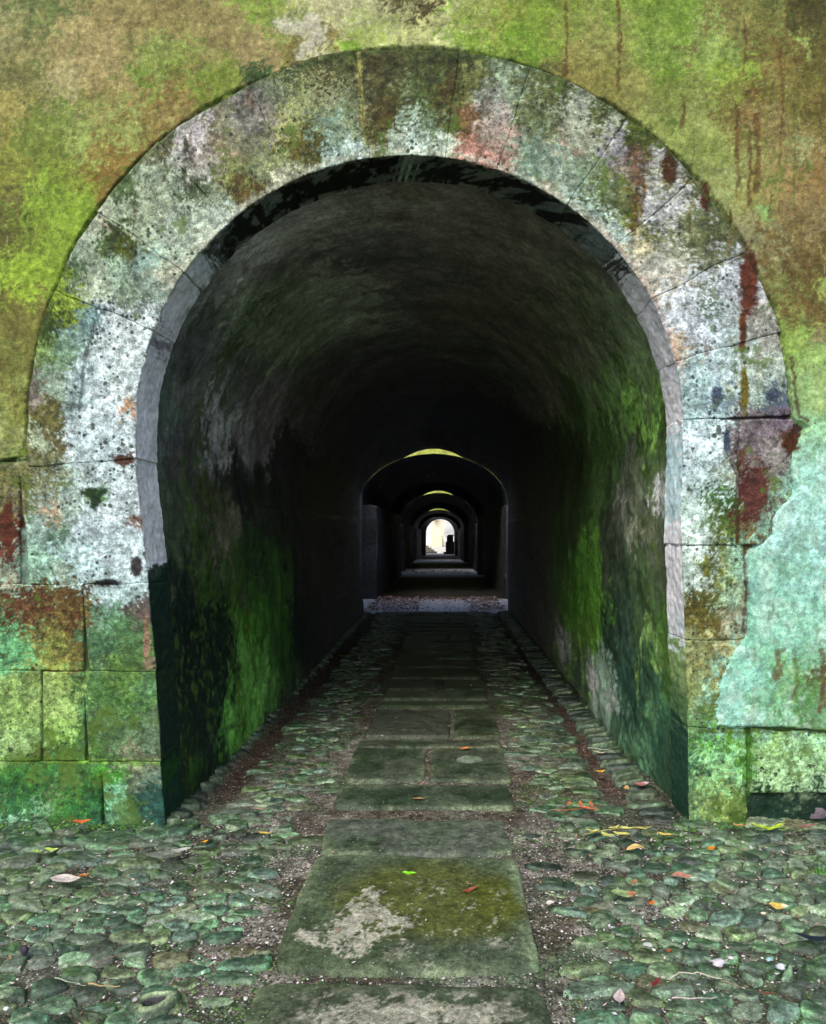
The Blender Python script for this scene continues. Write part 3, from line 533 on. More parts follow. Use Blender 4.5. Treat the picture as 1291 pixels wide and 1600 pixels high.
def box_mesh(name, lo, hi, mat, c=(120, 120, 110), parent=None, bev=0.0, n=1):
    xs = [np.linspace(lo[i], hi[i], n+1) for i in range(3)]; V = []; Q = []
    for ax in range(3):
        o = [i for i in range(3) if i != ax]
        for side in (0, 1):
            a, b = np.meshgrid(xs[o[0]], xs[o[1]], indexing='ij'); P = np.zeros((a.size, 3)); P[:, o[0]] = a.ravel(); P[:, o[1]] = b.ravel(); P[:, ax] = (lo, hi)[side][ax]
            q = gridq(n+1, n+1)+sum(len(v) for v in V)
            if (side == 1) == (ax == 1): q = q[:, ::-1]
            V.append(P); Q.append(q)
    V = np.concatenate(V); cc = np.tile(alb(c), (len(V), 1))*(1+0.25*fbm(V[:, 0]*2+V[:, 1], V[:, 2]*2+V[:, 1], 340, 3)[:, None])
    return link(name, mesh_np(name, V, Q, mat, cc, np.tile([0.2, 0.2, 0.3], (len(V), 1)), smooth=False), parent)

# section 1
Y1 = 15.1
dA = profile(AX, R, AZ, AZ+R, 120, 300, lean=True)
dB = profile(AX, R, AZ, 3.20, 120, 300, hump=0.10)
ys = [FY+0.30]
while ys[-1] < Y1: ys.append(ys[-1]+0.016*(ys[-1]/4.4)**1.9)
ys[-1] = Y1
vault_mesh('vault', dA, dB, FY+0.3, Y1, ys, T_wall, first=True)
end_wall('rear_face', dB, Y1, T_wall, out=1)
box_mesh('roof_mass', (-7, FY+0.06, 3.95), (7, Y1-0.004, 4.9), M_wall, (120, 125, 90), T_wall)
box_mesh('roof_mass', (-7, FY+0.06, 4.904), (7, FY+1.2, 6.3), M_wall, (120, 125, 90), T_wall)
def section(n, ya, yb, pf, pb, label):
    T = empty('passage_wall', (0, ya, 0), label, 'wall')
    T.location = (0, 0, 0)
    y = np.concatenate([np.linspace(ya, ya+1, 30)[:-1], np.linspace(ya+1, yb, 70)])
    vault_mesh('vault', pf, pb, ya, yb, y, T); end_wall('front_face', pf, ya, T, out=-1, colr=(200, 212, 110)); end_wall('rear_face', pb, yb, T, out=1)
    box_mesh('roof_mass', (-4.3, ya+0.004, 3.95), (4.0, yb-0.004, 4.4), M_wall, (120, 125, 90), T)
    return T
def framed(e, ye, yf, jl, jr, k=0.997, **kw):
    """opening of the next wall: seen from the passage its arch hides behind the one in front, its jambs stand a little inside"""
    cx, hw, sp, cr = e; q = yf/ye; return profile(cx*q, hw*q*k, EYE+(sp-EYE)*q, EYE+(cr-EYE)*q, jl=jl, jr=jr, **kw)
E1 = (AX, R, AZ, 3.20); E2 = (-0.17, 1.5, 1.95, 3.13); E3 = (-0.22, 1.36, 1.85, 2.84)
section(2, 17.9, 28.7, framed(E1, Y1, 17.9, -1.60, 1.52), profile(*E2, hump=0.085), 'second arched wall, its left jamb lit by the first light slot')
section(3, 30.5, 40.6, framed(E2, 28.7, 30.5, -1.62, 1.36), profile(*E3, hump=0.07), 'third arched wall, framed inside the second arch')
T4 = section(4, 42.3, 50.0, framed(E3, 40.6, 42.3, -1.50, 1.07), profile(-0.22, 1.24, 1.7, 2.66), 'fourth and smallest dark arched wall before the end doorway')
# side walls of the three open light slots
for (a, b, hw) in [(Y1, 17.9, 1.76), (28.7, 30.5, 1.62), (40.6, 42.3, 1.5), (50.0, 51.5, 1.30)]:
    for sgn in (-1, 1):
        T = box_mesh('slot_wall', ((AX-hw-0.5) if sgn < 0 else AX+hw, a+0.004, -0.2), ((AX-hw) if sgn < 0 else AX+hw+0.5, b-0.004, 3.9), M_wall, (135, 140, 135), n=8)
        tag(T, '%s side wall of the %s bright gap between the vaults' % ('left' if sgn < 0 else 'right', {15.1: 'first', 28.7: 'second', 40.6: 'third', 50.0: 'last'}[a]), 'wall')
T = empty('end_wall', (0, 0, 0), 'far end wall with the bright arched doorway to daylight', 'wall')
pd = profile(-0.18, 1.02, 1.56, 2.58)
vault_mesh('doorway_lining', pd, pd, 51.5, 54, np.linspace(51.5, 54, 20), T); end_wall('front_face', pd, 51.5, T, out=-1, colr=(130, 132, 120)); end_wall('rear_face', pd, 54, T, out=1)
box_mesh('roof_mass', (-4.2, 51.504, 3.95), (3.9, 53.99, 4.4), M_wall, (120, 125, 90), T)

# ------------------------------------------------------------------ ground
def floor_z(X, Y):
    """gutters along both walls, gentle unevenness"""
    g = -0.035*(np.exp(-((X-1.08)/0.12)**2)+np.exp(-((X+1.36)/0.12)**2))*sst(3.9, 4.6, Y)
    return g+0.012*fbm(X*1.3, Y*1.3, 401, 3)-0.012
def earth_paint(X, Y):
    n = fbm(X*2.5, Y*2.5, 410, 4); n2 = fbm(X*6, Y*6, 411, 4)
    c = np.tile(alb((106, 104, 94)), (len(X), 1))
    k = sst(-0.1, 0.4, n)[:, None]; c = c*(1-k)+alb((88, 108, 80))*k
    k = sst(0.0, 0.5, n2)[:, None]; c = c*(1-k)+alb((140, 138, 128))*k
    k = sst(0.1, 0.5, fbm(X*3+7, Y*3, 412, 4))[:, None]*0.7; c = c*(1-k)+alb((78, 66, 52))*k
    k = (sst(0.25, 0.6, np.minimum(abs(X+0.66), abs(X-0.4))+0.15*n)*sst(-1.2, -0.6, X*0-0.7+0*Y))[:, None]*0.7*(abs(X+0.13) > 0.5)[:, None]; c = c*(1-k)+alb((78, 88, 70))*k
    g = (np.exp(-((X-1.08)/0.10)**2)+np.exp(-((X+1.36)/0.10)**2))*sst(4.2, 4.9, Y); g = np.clip(g, 0, 1)[:, None]
    c = c*(1-g)+alb((84, 64, 54))*g
    c = c*(1-0.45*sst(5.5, 8, Y)[:, None])*(1-0.82*sst(17.5, 18.3, Y)[:, None])  # earth darkens inward; past the first slot this is painted shade
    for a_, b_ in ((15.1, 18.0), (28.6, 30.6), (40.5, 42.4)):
        d = sst(a_-0.2, a_+0.2, Y)*sst(b_+0.2, b_-0.2, Y); c = c*(1-d[:, None])+np.array([0.70, 0.74, 0.9])*d[:, None]  # slot floors painted bright bluish for skylight and wet glint
    d = sst(50, 56, Y); c = c*(1-d[:, None])+alb((235, 232, 220))*d[:, None]  # ground outside painted near white for overexposed daylight
    return c
def ground_sheet(name, xs, ys, parent=None):
    X, Y = np.meshgrid(xs, ys, indexing='ij'); nx, ny = X.shape; X = X.ravel(); Y = Y.ravel()
    near = (abs(X) < 4) & (Y < 20)
    Z = np.where(near, floor_z(X, Y)+0.004*fbm(X*14, Y*14, 402, 4)+0.0015*fbm(X*60, Y*60, 403, 3), -0.012)
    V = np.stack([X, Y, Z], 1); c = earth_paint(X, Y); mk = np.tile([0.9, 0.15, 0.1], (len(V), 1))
    q = gridq(nx, ny)
    return link(name, mesh_np(name, V, [q[:, ::1]], M_floor, c, mk), parent)
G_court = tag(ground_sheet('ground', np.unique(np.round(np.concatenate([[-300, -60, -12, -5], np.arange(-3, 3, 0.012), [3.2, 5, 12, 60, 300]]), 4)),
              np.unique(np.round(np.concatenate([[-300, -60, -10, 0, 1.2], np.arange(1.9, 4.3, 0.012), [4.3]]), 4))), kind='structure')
dy = [4.304]
while dy[-1] < 19: dy.append(dy[-1]+0.014*(dy[-1]/4.3)**1.5)
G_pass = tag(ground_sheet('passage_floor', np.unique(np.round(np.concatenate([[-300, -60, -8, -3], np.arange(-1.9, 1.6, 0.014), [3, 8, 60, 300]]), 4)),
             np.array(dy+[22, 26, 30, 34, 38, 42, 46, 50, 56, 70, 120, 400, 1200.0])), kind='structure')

# paving slabs: (near distance, far distance, x edges)
slab_rows = [(2.05, 2.62, [-0.66, 0.37]), (2.69, 3.66, [-0.645, 0.37]), (3.70, 4.14, [-0.64, 0.36]), (4.29, 4.69, [-0.655, 0.44]), (4.75, 5.49, [-0.66, -0.105, 0.46]), (5.52, 5.72, [-0.66, 0.46]),
             (5.80, 6.66, [-0.63, 0.075, 0.47]), (6.72, 7.00, [-0.62, 0.47]), (7.04, 7.47, [-0.61, 0.46]), (7.51, 8.06, [-0.61, -0.02, 0.46]), (8.10, 8.70, [-0.60, 0.46]), (8.75, 9.3, [-0.6, 0.47])]
yy = 9.35
rr_ = random.Random(4)
while yy < 14.8:
    h = rr_.uniform(0.4, 0.75); slab_rows.append((yy, yy+h-0.05, [-0.6, 0.46] if rr_.random() < 0.6 else [-0.6, rr_.uniform(-0.3, 0.2), 0.46])); yy += h
def slab(y0, y1, x0, x1, idx):
    near = y0 < 6; st = (0.007 if idx == 1 else 0.009) if y0 < 4.2 else (0.013 if near else 0.035)
    nx = max(8, int((x1-x0)/st)); ny = max(6, int((y1-y0)/st))
    u = np.linspace(0, 1, nx); v = np.linspace(0, 1, ny); Uu, Vv = np.meshgrid(u, v, indexing='ij')
    X = x0+(x1-x0)*Uu; Y = y0+(y1-y0)*Vv; X = X.ravel(); Y = Y.ravel()
    rc = 0.09
    # rounded corners, wandering edges
    cx = (x0+x1)/2; cy = (y0+y1)/2; hx = (x1-x0)/2; hy = (y1-y0)/2; a = np.clip((X-cx)/hx, -1, 1); b = np.clip((Y-cy)/hy, -1, 1)
    X = cx+hx*a*(1-0.035*b**8)+0.012*fbm(Y*3, X*0+idx, 420, 3)*abs(a)**3; Y = cy+hy*b*(1-min(0.05, 0.02/hy)*a**8*1.5)+0.014*fbm(X*3, Y*0+idx, 421, 3)*abs(b)**3
    e = np.minimum(hx*(1-abs(a)), hy*(1-abs(b)))
    top = 0.014 + rr_.uniform(-0.004, 0.006)
    Z = top+0.006*fbm(X*2.2, Y*2.2, 422+idx, 3)+0.002*fbm(X*14, Y*14, 423, 4)+0.0008*fbm(X*60, Y*60, 424, 2)-0.013*np.exp(-e/0.022)*(1+0.6*fbm(X*8, Y*8, 425, 3))
    Z = np.where(e < 1e-6, -0.05, Z)
    V = np.stack([X, Y, Z], 1); c = np.zeros((len(V), 3))
    base = [(72, 84, 62), (76, 92, 66), (90, 104, 86), (74, 88, 72), (74, 86, 70), (66, 74, 62)][idx % 6]
    c[:] = alb(base); n1 = fbm(X*3, Y*3, 430, 4); n2 = fbm(X*4+9, Y*4, 431, 4)
    k = sst(-0.1, 0.5, n1)[:, None]*0.8; c = c*(1-k)+alb((76, 90, 70))*k
    k = sst(0, 0.6, n2)[:, None]*0.8; c = c*(1-k)+alb((36, 58, 36))*k
    edge = np.exp(-e/0.035)*sst(-0.5, 0.4, fbm(X*7, Y*7, 432, 4)); k = edge[:, None]*0.8; c = c*(1-k)+alb((136, 152, 118))*k
    if idx == 1:        # big slab by the camera: olive film and a crust of white lichen
        m = sst(1.15, 0.6, np.hypot((X+0.08)/0.40, (Y-3.2)/0.40)+0.25*fbm(X*5, Y*5, 433, 4))[:, None]; c = c*(1-m*0.9)+alb((88, 96, 44))*m*0.9
        m = sst(1.0, 0.4, np.hypot((X-0.24)/0.16, (Y-3.2)/0.36)+0.3*fbm(X*5, Y*5, 434, 4))[:, None]; c = c*(1-m*0.8)+alb((84, 92, 28))*m*0.8
        ppx = SX+X*F/Y; ppy = SY+F*EYE/Y; f = fbm(X*20, Y*14, 435, 6, 0.8)
        P_ = [(586, 1392), (604, 1425), (650, 1440), (668, 1450), (612, 1462), (585, 1478), (566, 1502), (536, 1506), (520, 1488), (474, 1484), (470, 1468), (520, 1448), (545, 1425), (562, 1400)]
        xq = ppx+22*fbm(X*16, Y*11, 438, 6, 0.8); yq = ppy+14*fbm(X*16, Y*11, 439, 6, 0.8); m = inside(xq, yq, P_).astype(float)
        m2 = (f > 0.43)*sst(0.50, 0.15, np.hypot(X+0.02, (Y-3.05)*1.1)); m = np.clip(m*(f > -0.34)+m2, 0, 1)[:, None]*0.92
        c = c*(1-m)+alb((172, 172, 156))*m
        k = (sst(0.09, 0.02, 0.37-X+0.02*n2)*sst(-0.3, 0.3, n1))[:, None]*0.8; c = c*(1-k)+alb((130, 152, 118))*k
        Z2 = V[:, 2]; Z2 += 0.002*m[:, 0]
    if idx == 0:
        f = fbm(X*18, Y*18, 436, 5, 0.75); m = (sst(0.15, 0.3, f+0.45*sst(2.62, 2.4, Y))*sst(0.45, 0.30, abs(X+0.12)+0.1*f)*sst(2.60, 2.50, Y))[:, None]*0.9; c = c*(1-m)+alb((168, 168, 152))*m
    if idx == 2: k = np.clip(0.8+0*X, 0, 1)[:, None]*sst(0.2, -0.3, n1)[:, None]; c = c*(1-k)+alb((88, 96, 86))*k
    if idx == 4 and x0 > -0.3:
        gx, gy = gp(733, 1191); m = sst(1.1, 0.85, np.hypot((X-gx)/0.085, (Y-gy)/0.09)+0.25*fbm(X*12, Y*12, 437, 3))[:, None]*0.9; c = c*(1-m)+alb((140, 158, 138))*m
    if idx == 6 and x0 < 0: c = c*0.4+alb((86, 92, 84))*0.6
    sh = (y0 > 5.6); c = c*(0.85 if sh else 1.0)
    mk = np.tile([0.45, 0.15, 0.15], (len(V), 1))
    p = G_court if y0 < 4.2 else G_pass
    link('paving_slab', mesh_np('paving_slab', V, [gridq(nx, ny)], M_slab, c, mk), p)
for i, (a, b, xe) in enumerate(slab_rows):
    for x0, x1 in zip(xe[:-1], xe[1:]): slab(a, b, x0+0.008, x1-0.008, i)

# cobbles: relaxed cells with clipped outlines
def cells(pts, w=1.0):
    """pts (n,2) in a space where cells are isotropic; returns polygons"""
    out = []; n = len(pts)
    for i in range(n):
        d = np.hypot(*(pts-pts[i]).T); nb = np.argsort(d)[1:15]; r = d[nb[0:6]].mean()*1.1
        poly = [pts[i]+r*np.array([math.cos(t), math.sin(t)]) for t in np.linspace(0, 2*math.pi, 9)[:-1]]
        for j in nb:
            mid = (pts[i]+pts[j])/2; nn = pts[j]-pts[i]; new = []
            for a, b in zip(poly, poly[1:]+poly[:1]):
                da = np.dot(a-mid, nn); db = np.dot(b-mid, nn)
                if da <= 0: new.append(a)
                if (da < 0) != (db < 0): t = da/(da-db); new.append(a+(b-a)*t)
            poly = new
            if len(poly) < 3: break
        out.append(poly)
    return out
def chaikin(P, it=2):
    P = np.array(P)
    for _ in range(it):
        Q = np.roll(P, -1, 0); P = np.stack([P*0.75+Q*0.25, P*0.25+Q*0.75], 1).reshape(-1, 2)
    return P
rc = np.random.RandomState(11)
COL_C = [(58, 82, 60), (66, 92, 68), (50, 74, 58), (78, 100, 78), (92, 112, 86), (62, 80, 70), (72, 86, 60), (54, 66, 56)]
def cob_geo(poly, h, tone, depth_f):
    """poly in world; returns V (relative), faces, paint"""
    P = chaikin(poly, 2); ctr = P.mean(0); Q = P-ctr; n = len(Q); V = []; c = []
    tilt = rc.uniform(-0.12, 0.12, 2); base = np.array(COL_C[rc.randint(len(COL_C))], float)*tone
    rings = [(1.02, -0.035), (1.0, -0.004), (0.94, h*0.50), (0.84, h*0.82), (0.66, h*0.95), (0.42, h*1.0), (0.2, h*1.02)]
    dark = alb(base*0.82); pale = alb(np.minimum(base*1.75+(8, 14, 4), 225)); rust = alb((120, 92, 54)); mid = alb(base)
    pe = rc.uniform(0.1, 1.0)
    for k, z in rings:
        wob = 1+0.13*fbm(Q[:, 0]*26+ctr[0]*9, Q[:, 1]*26+ctr[1]*9, 440, 3)
        p = Q*k*wob[:, None]; zz = z+p@tilt*(1 if z > -0.01 else 0)+0.0065*fbm((ctr[0]+p[:, 0])*22, (ctr[1]+p[:, 1])*22, 441, 4, 0.7)*(k < 0.96)
        V.append(np.column_stack([p, zz]))
        nz = fbm((ctr[0]+p[:, 0])*16, (ctr[1]+p[:, 1])*16, 442, 3)[:, None]; w = pe*(np.clip(1-abs(k-0.9)/0.16, 0, 1))*sst(-0.4, 0.5, nz)
        m = mid*(1-sst(0, 0.6, nz))+dark*sst(0, 0.6, nz); c.append(m*(1-w)+pale*w)
    V.append(np.array([[0, 0, h*1.02]])); c.append(dark[None]*0.5+mid[None]*0.5)
    V = np.concatenate(V); c = np.concatenate(c)
    spk = fbm((ctr[0]+V[:, 0])*40, (ctr[1]+V[:, 1])*40, 445, 3, 0.8)[:, None]; c = c*np.exp(0.7*spk)*1.12; wl = sst(0.25, 0.6, fbm((ctr[0]+V[:, 0])*7, (ctr[1]+V[:, 1])*9, 446, 4, 0.7))[:, None]*0.6; c = c*(1-wl)+alb((142, 166, 132))*wl; wl = sst(0.2, 0.6, fbm((ctr[0]+V[:, 0])*6+4, (ctr[1]+V[:, 1])*8, 447, 4, 0.7))[:, None]*0.6; c = c*(1-wl)+alb((70, 108, 44))*wl; c = np.clip(c, 0.004, 0.6)
    if rc.rand() < 0.02: c = c*0.6+rust*0.4
    if rc.rand() < 0.12: c = c*0.5+alb((130, 140, 125))*0.5
    R_ = len(rings); i = np.arange(n); j = (i+1) % n; q = []
    for r in range(R_-1): q.append(np.stack([r*n+i, r*n+j, (r+1)*n+j, (r+1)*n+i], 1))
    t = np.stack([(R_-1)*n+i, (R_-1)*n+j, np.full(n, R_*n)], 1)
    return ctr, V, np.concatenate(q), t, c
def region_stones(bounds, spacing, sx, keepf, seed, relax=3):
    r = np.random.RandomState(seed); (x0, x1, y0, y1) = bounds; sp = spacing
    nx = int((x1-x0)/(sp*sx)); ny = int((y1-y0)/sp); g = np.stack(np.meshgrid(np.arange(nx), np.arange(ny), indexing='ij'), -1).reshape(-1, 2).astype(float)
    g[:, 0] += 0.5*(g[:, 1] % 2); g += r.uniform(-0.46, 0.46, g.shape)
    k = np.array([keepf(x0+a*sp*sx, y0+b*sp) for a, b in g]); g = g[k]
    return g, (lambda p: np.array([x0+p[0]*sp*sx, y0+p[1]*sp]))
def kerb_free(x, y):
    if y < 4.16: return not (-0.69 < x < 0.41) or (4.16 < y)
    return not (-0.70 < x < 0.50)
def build_cobbles(bounds_list, parent, tone_f, seed, limit=300):
    ind = []
    for bi, (bounds, sp, sx, kf) in enumerate(bounds_list):
        g, tow = region_stones(bounds, sp, sx, kf, seed+bi)
        for poly, p in zip(cells(g), g):
            if len(poly) < 4: continue
            if rc.rand() < 0.04: continue
            s = rc.uniform(0.90, 1.05) if rc.rand() < 0.85 else rc.uniform(0.6, 0.9)
            P = np.array(poly); cc = P.mean(0); P = cc+(P-cc)*s
            W_ = np.array([tow(q) for q in P]); m = W_.mean(0)
            if not kf(m[0], m[1]): continue
            h = rc.uniform(0.014, 0.032)*(sp/0.11)**0.5; e = tone_f(m[0], m[1])
            ctr, V, q, t, c = cob_geo(W_, h, e, 0)
            ds = min(abs(ctr[0]+0.68), abs(ctr[0]-0.42)); z = float(floor_z(np.array([ctr[0]]), np.array([ctr[1]]))[0])-0.002+rc.uniform(-0.009, 0.004)-0.008*math.exp(-ds/0.18)-0.006*(ctr[1] > 4.3)
            area = np.ptp(W_[:, 0])*np.ptp(W_[:, 1])/(max(ctr[1], 1.8)**3)
            vis = abs((ctr[0]*F/ctr[1]+SX)-645) < 690 and ctr[1] > 2.35
            ind.append((area if vis else 0, ctr, z, V, q, t, c))
    ind.sort(key=lambda a: -a[0])
    for a, ctr, z, V, q, t, c in ind[:limit]:
        o = link('cobblestone', mesh_np('cobblestone', V, [q, t], M_cob, c, np.tile([0.3, 0.15, 0.2], (len(V), 1))), parent, (ctr[0], ctr[1], z))
    Vs, qs, ts, cs = [], [], [], []; o_ = 0
    for a, ctr, z, V, q, t, c in ind[limit:]:
        Vs.append(V+np.array([ctr[0], ctr[1], z])); qs.append(q+o_); ts.append(t+o_); cs.append(c); o_ += len(V)
    if Vs:
        V = np.concatenate(Vs); me = mesh_np('small_cobbles', V, [np.concatenate(qs), np.concatenate(ts)], M_cob, np.concatenate(cs), np.tile([0.3, 0.15, 0.2], (len(V), 1)))
        o = link('small_cobbles', me, parent); o['kind'] = 'stuff'
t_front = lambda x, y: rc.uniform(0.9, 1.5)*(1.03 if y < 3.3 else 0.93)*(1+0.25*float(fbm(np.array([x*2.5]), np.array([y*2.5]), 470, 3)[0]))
build_cobbles([((-3.0, -0.66, 1.9, 4.16), 0.080, 1.5, lambda x, y: x < -0.70 and y < 4.08), ((0.36, 3.0, 1.9, 4.16), 0.083, 1.35, lambda x, y: x > 0.50 and y < 4.08)], G_court, t_front, 21)
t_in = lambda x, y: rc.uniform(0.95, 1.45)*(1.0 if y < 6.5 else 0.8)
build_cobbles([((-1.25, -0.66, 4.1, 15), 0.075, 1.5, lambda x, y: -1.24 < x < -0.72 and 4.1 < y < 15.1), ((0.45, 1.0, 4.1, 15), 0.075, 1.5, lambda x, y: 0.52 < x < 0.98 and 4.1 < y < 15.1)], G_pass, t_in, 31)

# kerb stones along the foot of both walls, long side across the gutter
kv = []
for v in range(8):
    L = rc.uniform(0.26, 0.34); Wd = rc.uniform(0.095, 0.125); a = np.linspace(0, 2*math.pi, 9)[:-1]
    poly = np.stack([L/2*np.sign(np.cos(a))*abs(np.cos(a))**0.6, Wd/2*np.sign(np.sin(a))*abs(np.sin(a))**0.6], 1)*(1+rc.uniform(-0.1, 0.1, (8, 1)))
    ctr, V, q, t, c = cob_geo(poly, rc.uniform(0.018, 0.034), rc.uniform(0.75, 1.0), 0)
    V[V[:, 2] > -0.01] += 0; kv.append(mesh_np('gutter_stone', V, [q, t], M_cob, c, np.tile([0.2, 0.1, 0.25], (len(V), 1))))
for side in (-1, 1):
    y = 4.16
    while y < 15.0:
        x = (1.20 if side > 0 else -1.545)+rc.uniform(-0.02, 0.02); o = link('gutter_stone', kv[rc.randint(8)], G_pass, (x+0.02*side, y, -0.02+rc.uniform(0, 0.012)))
        o.rotation_euler = (rc.uniform(-0.1, 0.1), -0.10*side, rc.uniform(-0.25, 0.25)); s = rc.uniform(0.9, 1.1); o.scale = (s*(0.82 if side > 0 else 0.85), s, 1)
        y += rc.uniform(0.10, 0.14)
# large flat stones at the foot of the wall outside
for (px, py, w, h) in [(185, 1312, 130, 26), (60, 1318, 110, 24), (245, 1300, 60, 26), (282, 1292, 46, 30), (20, 1345, 80, 24), (1110, 1285, 110, 20), (1190, 1282, 80, 18), (1250, 1290, 90, 20), (130, 1340, 90, 26), (215, 1345, 70, 24)]:
    x, y = gp(px, py); a = np.linspace(0, 2*math.pi, 10)[:-1]; sc = y/F; hh = h*y/F*y/EYE
    poly = np.stack([x+w*sc/2*np.cos(a), y+hh/2*np.sin(a)], 1)+rc.uniform(-0.012, 0.012, (9, 2)); ctr, V, q, t, c = cob_geo(poly, 0.018, 1.15, 0)
    link('footing_stone', mesh_np('footing_stone', V, [q, t], M_cob, c, np.tile([0.3, 0.15, 0.25], (len(V), 1))), G_court, (ctr[0], ctr[1], -0.008))

# grit: thousands of crumbs in the joints
ico = np.array([(0, 0, 1), (0.94, 0, 0.2), (0.29, 0.9, 0.2), (-0.76, 0.55, 0.2), (-0.76, -0.55, 0.2), (0.29, -0.9, 0.2)], float)
icf = np.array([(0, 1, 2), (0, 2, 3), (0, 3, 4), (0, 4, 5), (0, 5, 1)])
def grit(name, n, sampler, smin, smax, cols, parent, seed, zoff=0.004):
    r = np.random.RandomState(seed); P = sampler(r, n); n = len(P); s = smin+(smax-smin)*r.rand(n)**3
    a = r.rand(n)*6.28; ca, sa = np.cos(a), np.sin(a); B = ico[None]*r.uniform(0.6, 1.3, (n, 6, 1))
    X = (B[..., 0]*ca[:, None]-B[..., 1]*sa[:, None])*s[:, None]; Y = (B[..., 0]*sa[:, None]+B[..., 1]*ca[:, None])*s[:, None]; Z = B[..., 2]*s[:, None]*0.6
    V = np.stack([X+P[:, :1], Y+P[:, 1:2], Z+floor_z(P[:, 0], P[:, 1])[:, None]+zoff], -1).reshape(-1, 3)
    Fc = (icf[None]+(np.arange(n)*6)[:, None, None]).reshape(-1, 3); c = alb(np.array(cols)[r.randint(len(cols), size=n)]); c = np.repeat(c, 6, 0)
    o = link(name, mesh_np(name, V, [Fc], M_bits, c, np.zeros((len(V), 3)), smooth=False), parent); o['kind'] = 'stuff'
GC = [(110, 104, 98), (80, 74, 70), (60, 54, 54), (140, 134, 128), (95, 84, 74), (190, 190, 188), (70, 80, 60), (120, 100, 90)]
grit('grit', 60000, lambda r, n: np.stack([r.uniform(-2.0, 2.0, n), r.uniform(2.3, 4.1, n)], 1), 0.0015, 0.008, GC+[(225, 225, 225), (40, 36, 38), (40, 36, 38), (50, 46, 46), (60, 56, 50)], G_court, 51, 0.002)
grit('grit', 16000, lambda r, n: np.stack([r.uniform(-1.5, 1.2, n), 4.32+r.rand(n)**1.5*5, ], 1), 0.0015, 0.007, GC, G_pass, 52, 0.0)

MC = [(70, 110, 40), (90, 140, 50), (56, 92, 40), (110, 150, 70), (60, 100, 60)]
def moss_at(r, n):
    x = r.uniform(-2.3, 2.0, n); y = r.uniform(2.3, 4.1, n); k = fbm(x*3, y*4, 460, 4) > 0.15; return np.stack([x[k], y[k]], 1)
grit('moss', 26000, moss_at, 0.002, 0.009, MC, G_court, 53, 0.001)
def foot(r, n):
    s_ = r.rand(n) < 0.5; x = np.where(s_, r.uniform(-2.6, -1.5, n), r.uniform(1.3, 2.4, n)); return np.stack([x, 4.08-0.10*r.rand(n)**2], 1)
grit('moss', 6000, foot, 0.004, 0.014, MC+[(30, 60, 40), (24, 52, 36)], G_court, 54, 0.004)
grit('moss', 12000, lambda r, n: (lambda x, y: np.stack([x[fbm(x*4, y*3, 461, 4) > 0.1], y[fbm(x*4, y*3, 461, 4) > 0.1]], 1))(np.where(r.rand(n) < 0.5, r.uniform(-1.25, -0.7, n), r.uniform(0.5, 1.0, n)), 4.3+r.rand(n)**1.3*4), 0.002, 0.008, MC, G_pass, 55, 0.001)

# ------------------------------------------------------------------ leaves, twigs, chips
def leaf_mesh(L, Wd, rgb, curl=0.25, fold=0.2, stem=0.25, rgb2=None, seed=0):
    r = np.random.RandomState(seed); n = 12; m = 5; V = []; c = []
    for i in range(n+1):
        t = i/n; w = Wd/2*(math.sin(math.pi*t**0.85)**0.8 if 0 < t < 1 else 0.0)+0.0006
        for j in range(m):
            s = (j-(m-1)/2)/((m-1)/2); x = (t-0.5)*L; y = s*w+0.08*L*math.sin(t*2.5+seed)
            z = 0.004+curl*L*(t-0.5)**2*1.6+abs(s)*w*fold+0.0015*math.sin(9*t+s*3+seed)
            V.append((x, y, z)); q = np.array(rgb, float)
            if rgb2 is not None: k = float(sst(0.55, 0.8, t)); q = q*(1-k)+np.array(rgb2)*k
            q = q*(0.85 if j == 2 else 1)*r.uniform(0.9, 1.08); c.append(alb(np.clip(q, 0, 250)))
    Q = gridq(n+1, m)
    # stalk
    b = len(V); ss = 3
    for i in range(4):
        t = i/3
        for a in range(ss): V.append((-0.5*L-stem*L*t, 0.08*L*math.sin(seed)+0.0009*math.cos(a*2.1)+0.03*L*t, 0.004+curl*L*0.4*(1-t)+0.0009*math.sin(a*2.1))); c.append(alb(np.array(rgb)*0.7))
    q2 = [(b+i*ss+a, b+i*ss+(a+1) % ss, b+(i+1)*ss+(a+1) % ss, b+(i+1)*ss+a) for i in range(3) for a in range(ss)]
    return mesh_np('fallen_leaf', np.array(V), [Q, np.array(q2)], M_leaf, np.array(c), np.zeros((len(V), 3)))
M_leaf = mat_surface('dry_leaf', 0.12, 0.6, 0.25, 2.0, grime=0.25)
def leaf(px, py, Lpx, wr, rgb, ang, label, rgb2=None, z=0.024, curl=0.25, seed=0, name='fallen_leaf', cat='leaf'):
    x, y = gp(px, py); L = Lpx*y/F
    o = link(name, leaf_mesh(L, L*wr, rgb, curl=curl, rgb2=rgb2, seed=seed), None, (x, y, z)); o.rotation_euler = (rc.uniform(-0.12, 0.12), rc.uniform(-0.12, 0.12), math.radians(ang))
    return tag(o, label, cat)
leaf(102, 1388, 46, 0.55, (222, 212, 205), 10, 'large pale pinkish dead leaf on the left cobbles', z=0.03, seed=1)
leaf(131, 1381, 16, 0.4, (215, 130, 50), 40, 'small orange scrap touching the large pale dead leaf', z=0.035, seed=2)
leaf(127, 1298, 26, 0.45, (226, 112, 62), 30, 'curled orange red leaf on the footing stone under the left wall', z=0.045, seed=3)
leaf(319, 1326, 14, 0.55, (238, 176, 48), 50, 'small yellow orange leaf left of the paving near the tunnel mouth', z=0.03, seed=4)
leaf(283, 1340, 30, 0.5, (196, 198, 190), 20, 'grey white dead leaf just below the left jamb foot', z=0.03, seed=5)
leaf(413, 1312, 20, 0.35, (222, 196, 92), -5, 'narrow yellow leaf on cobbles left of the paving', z=0.028, seed=6)
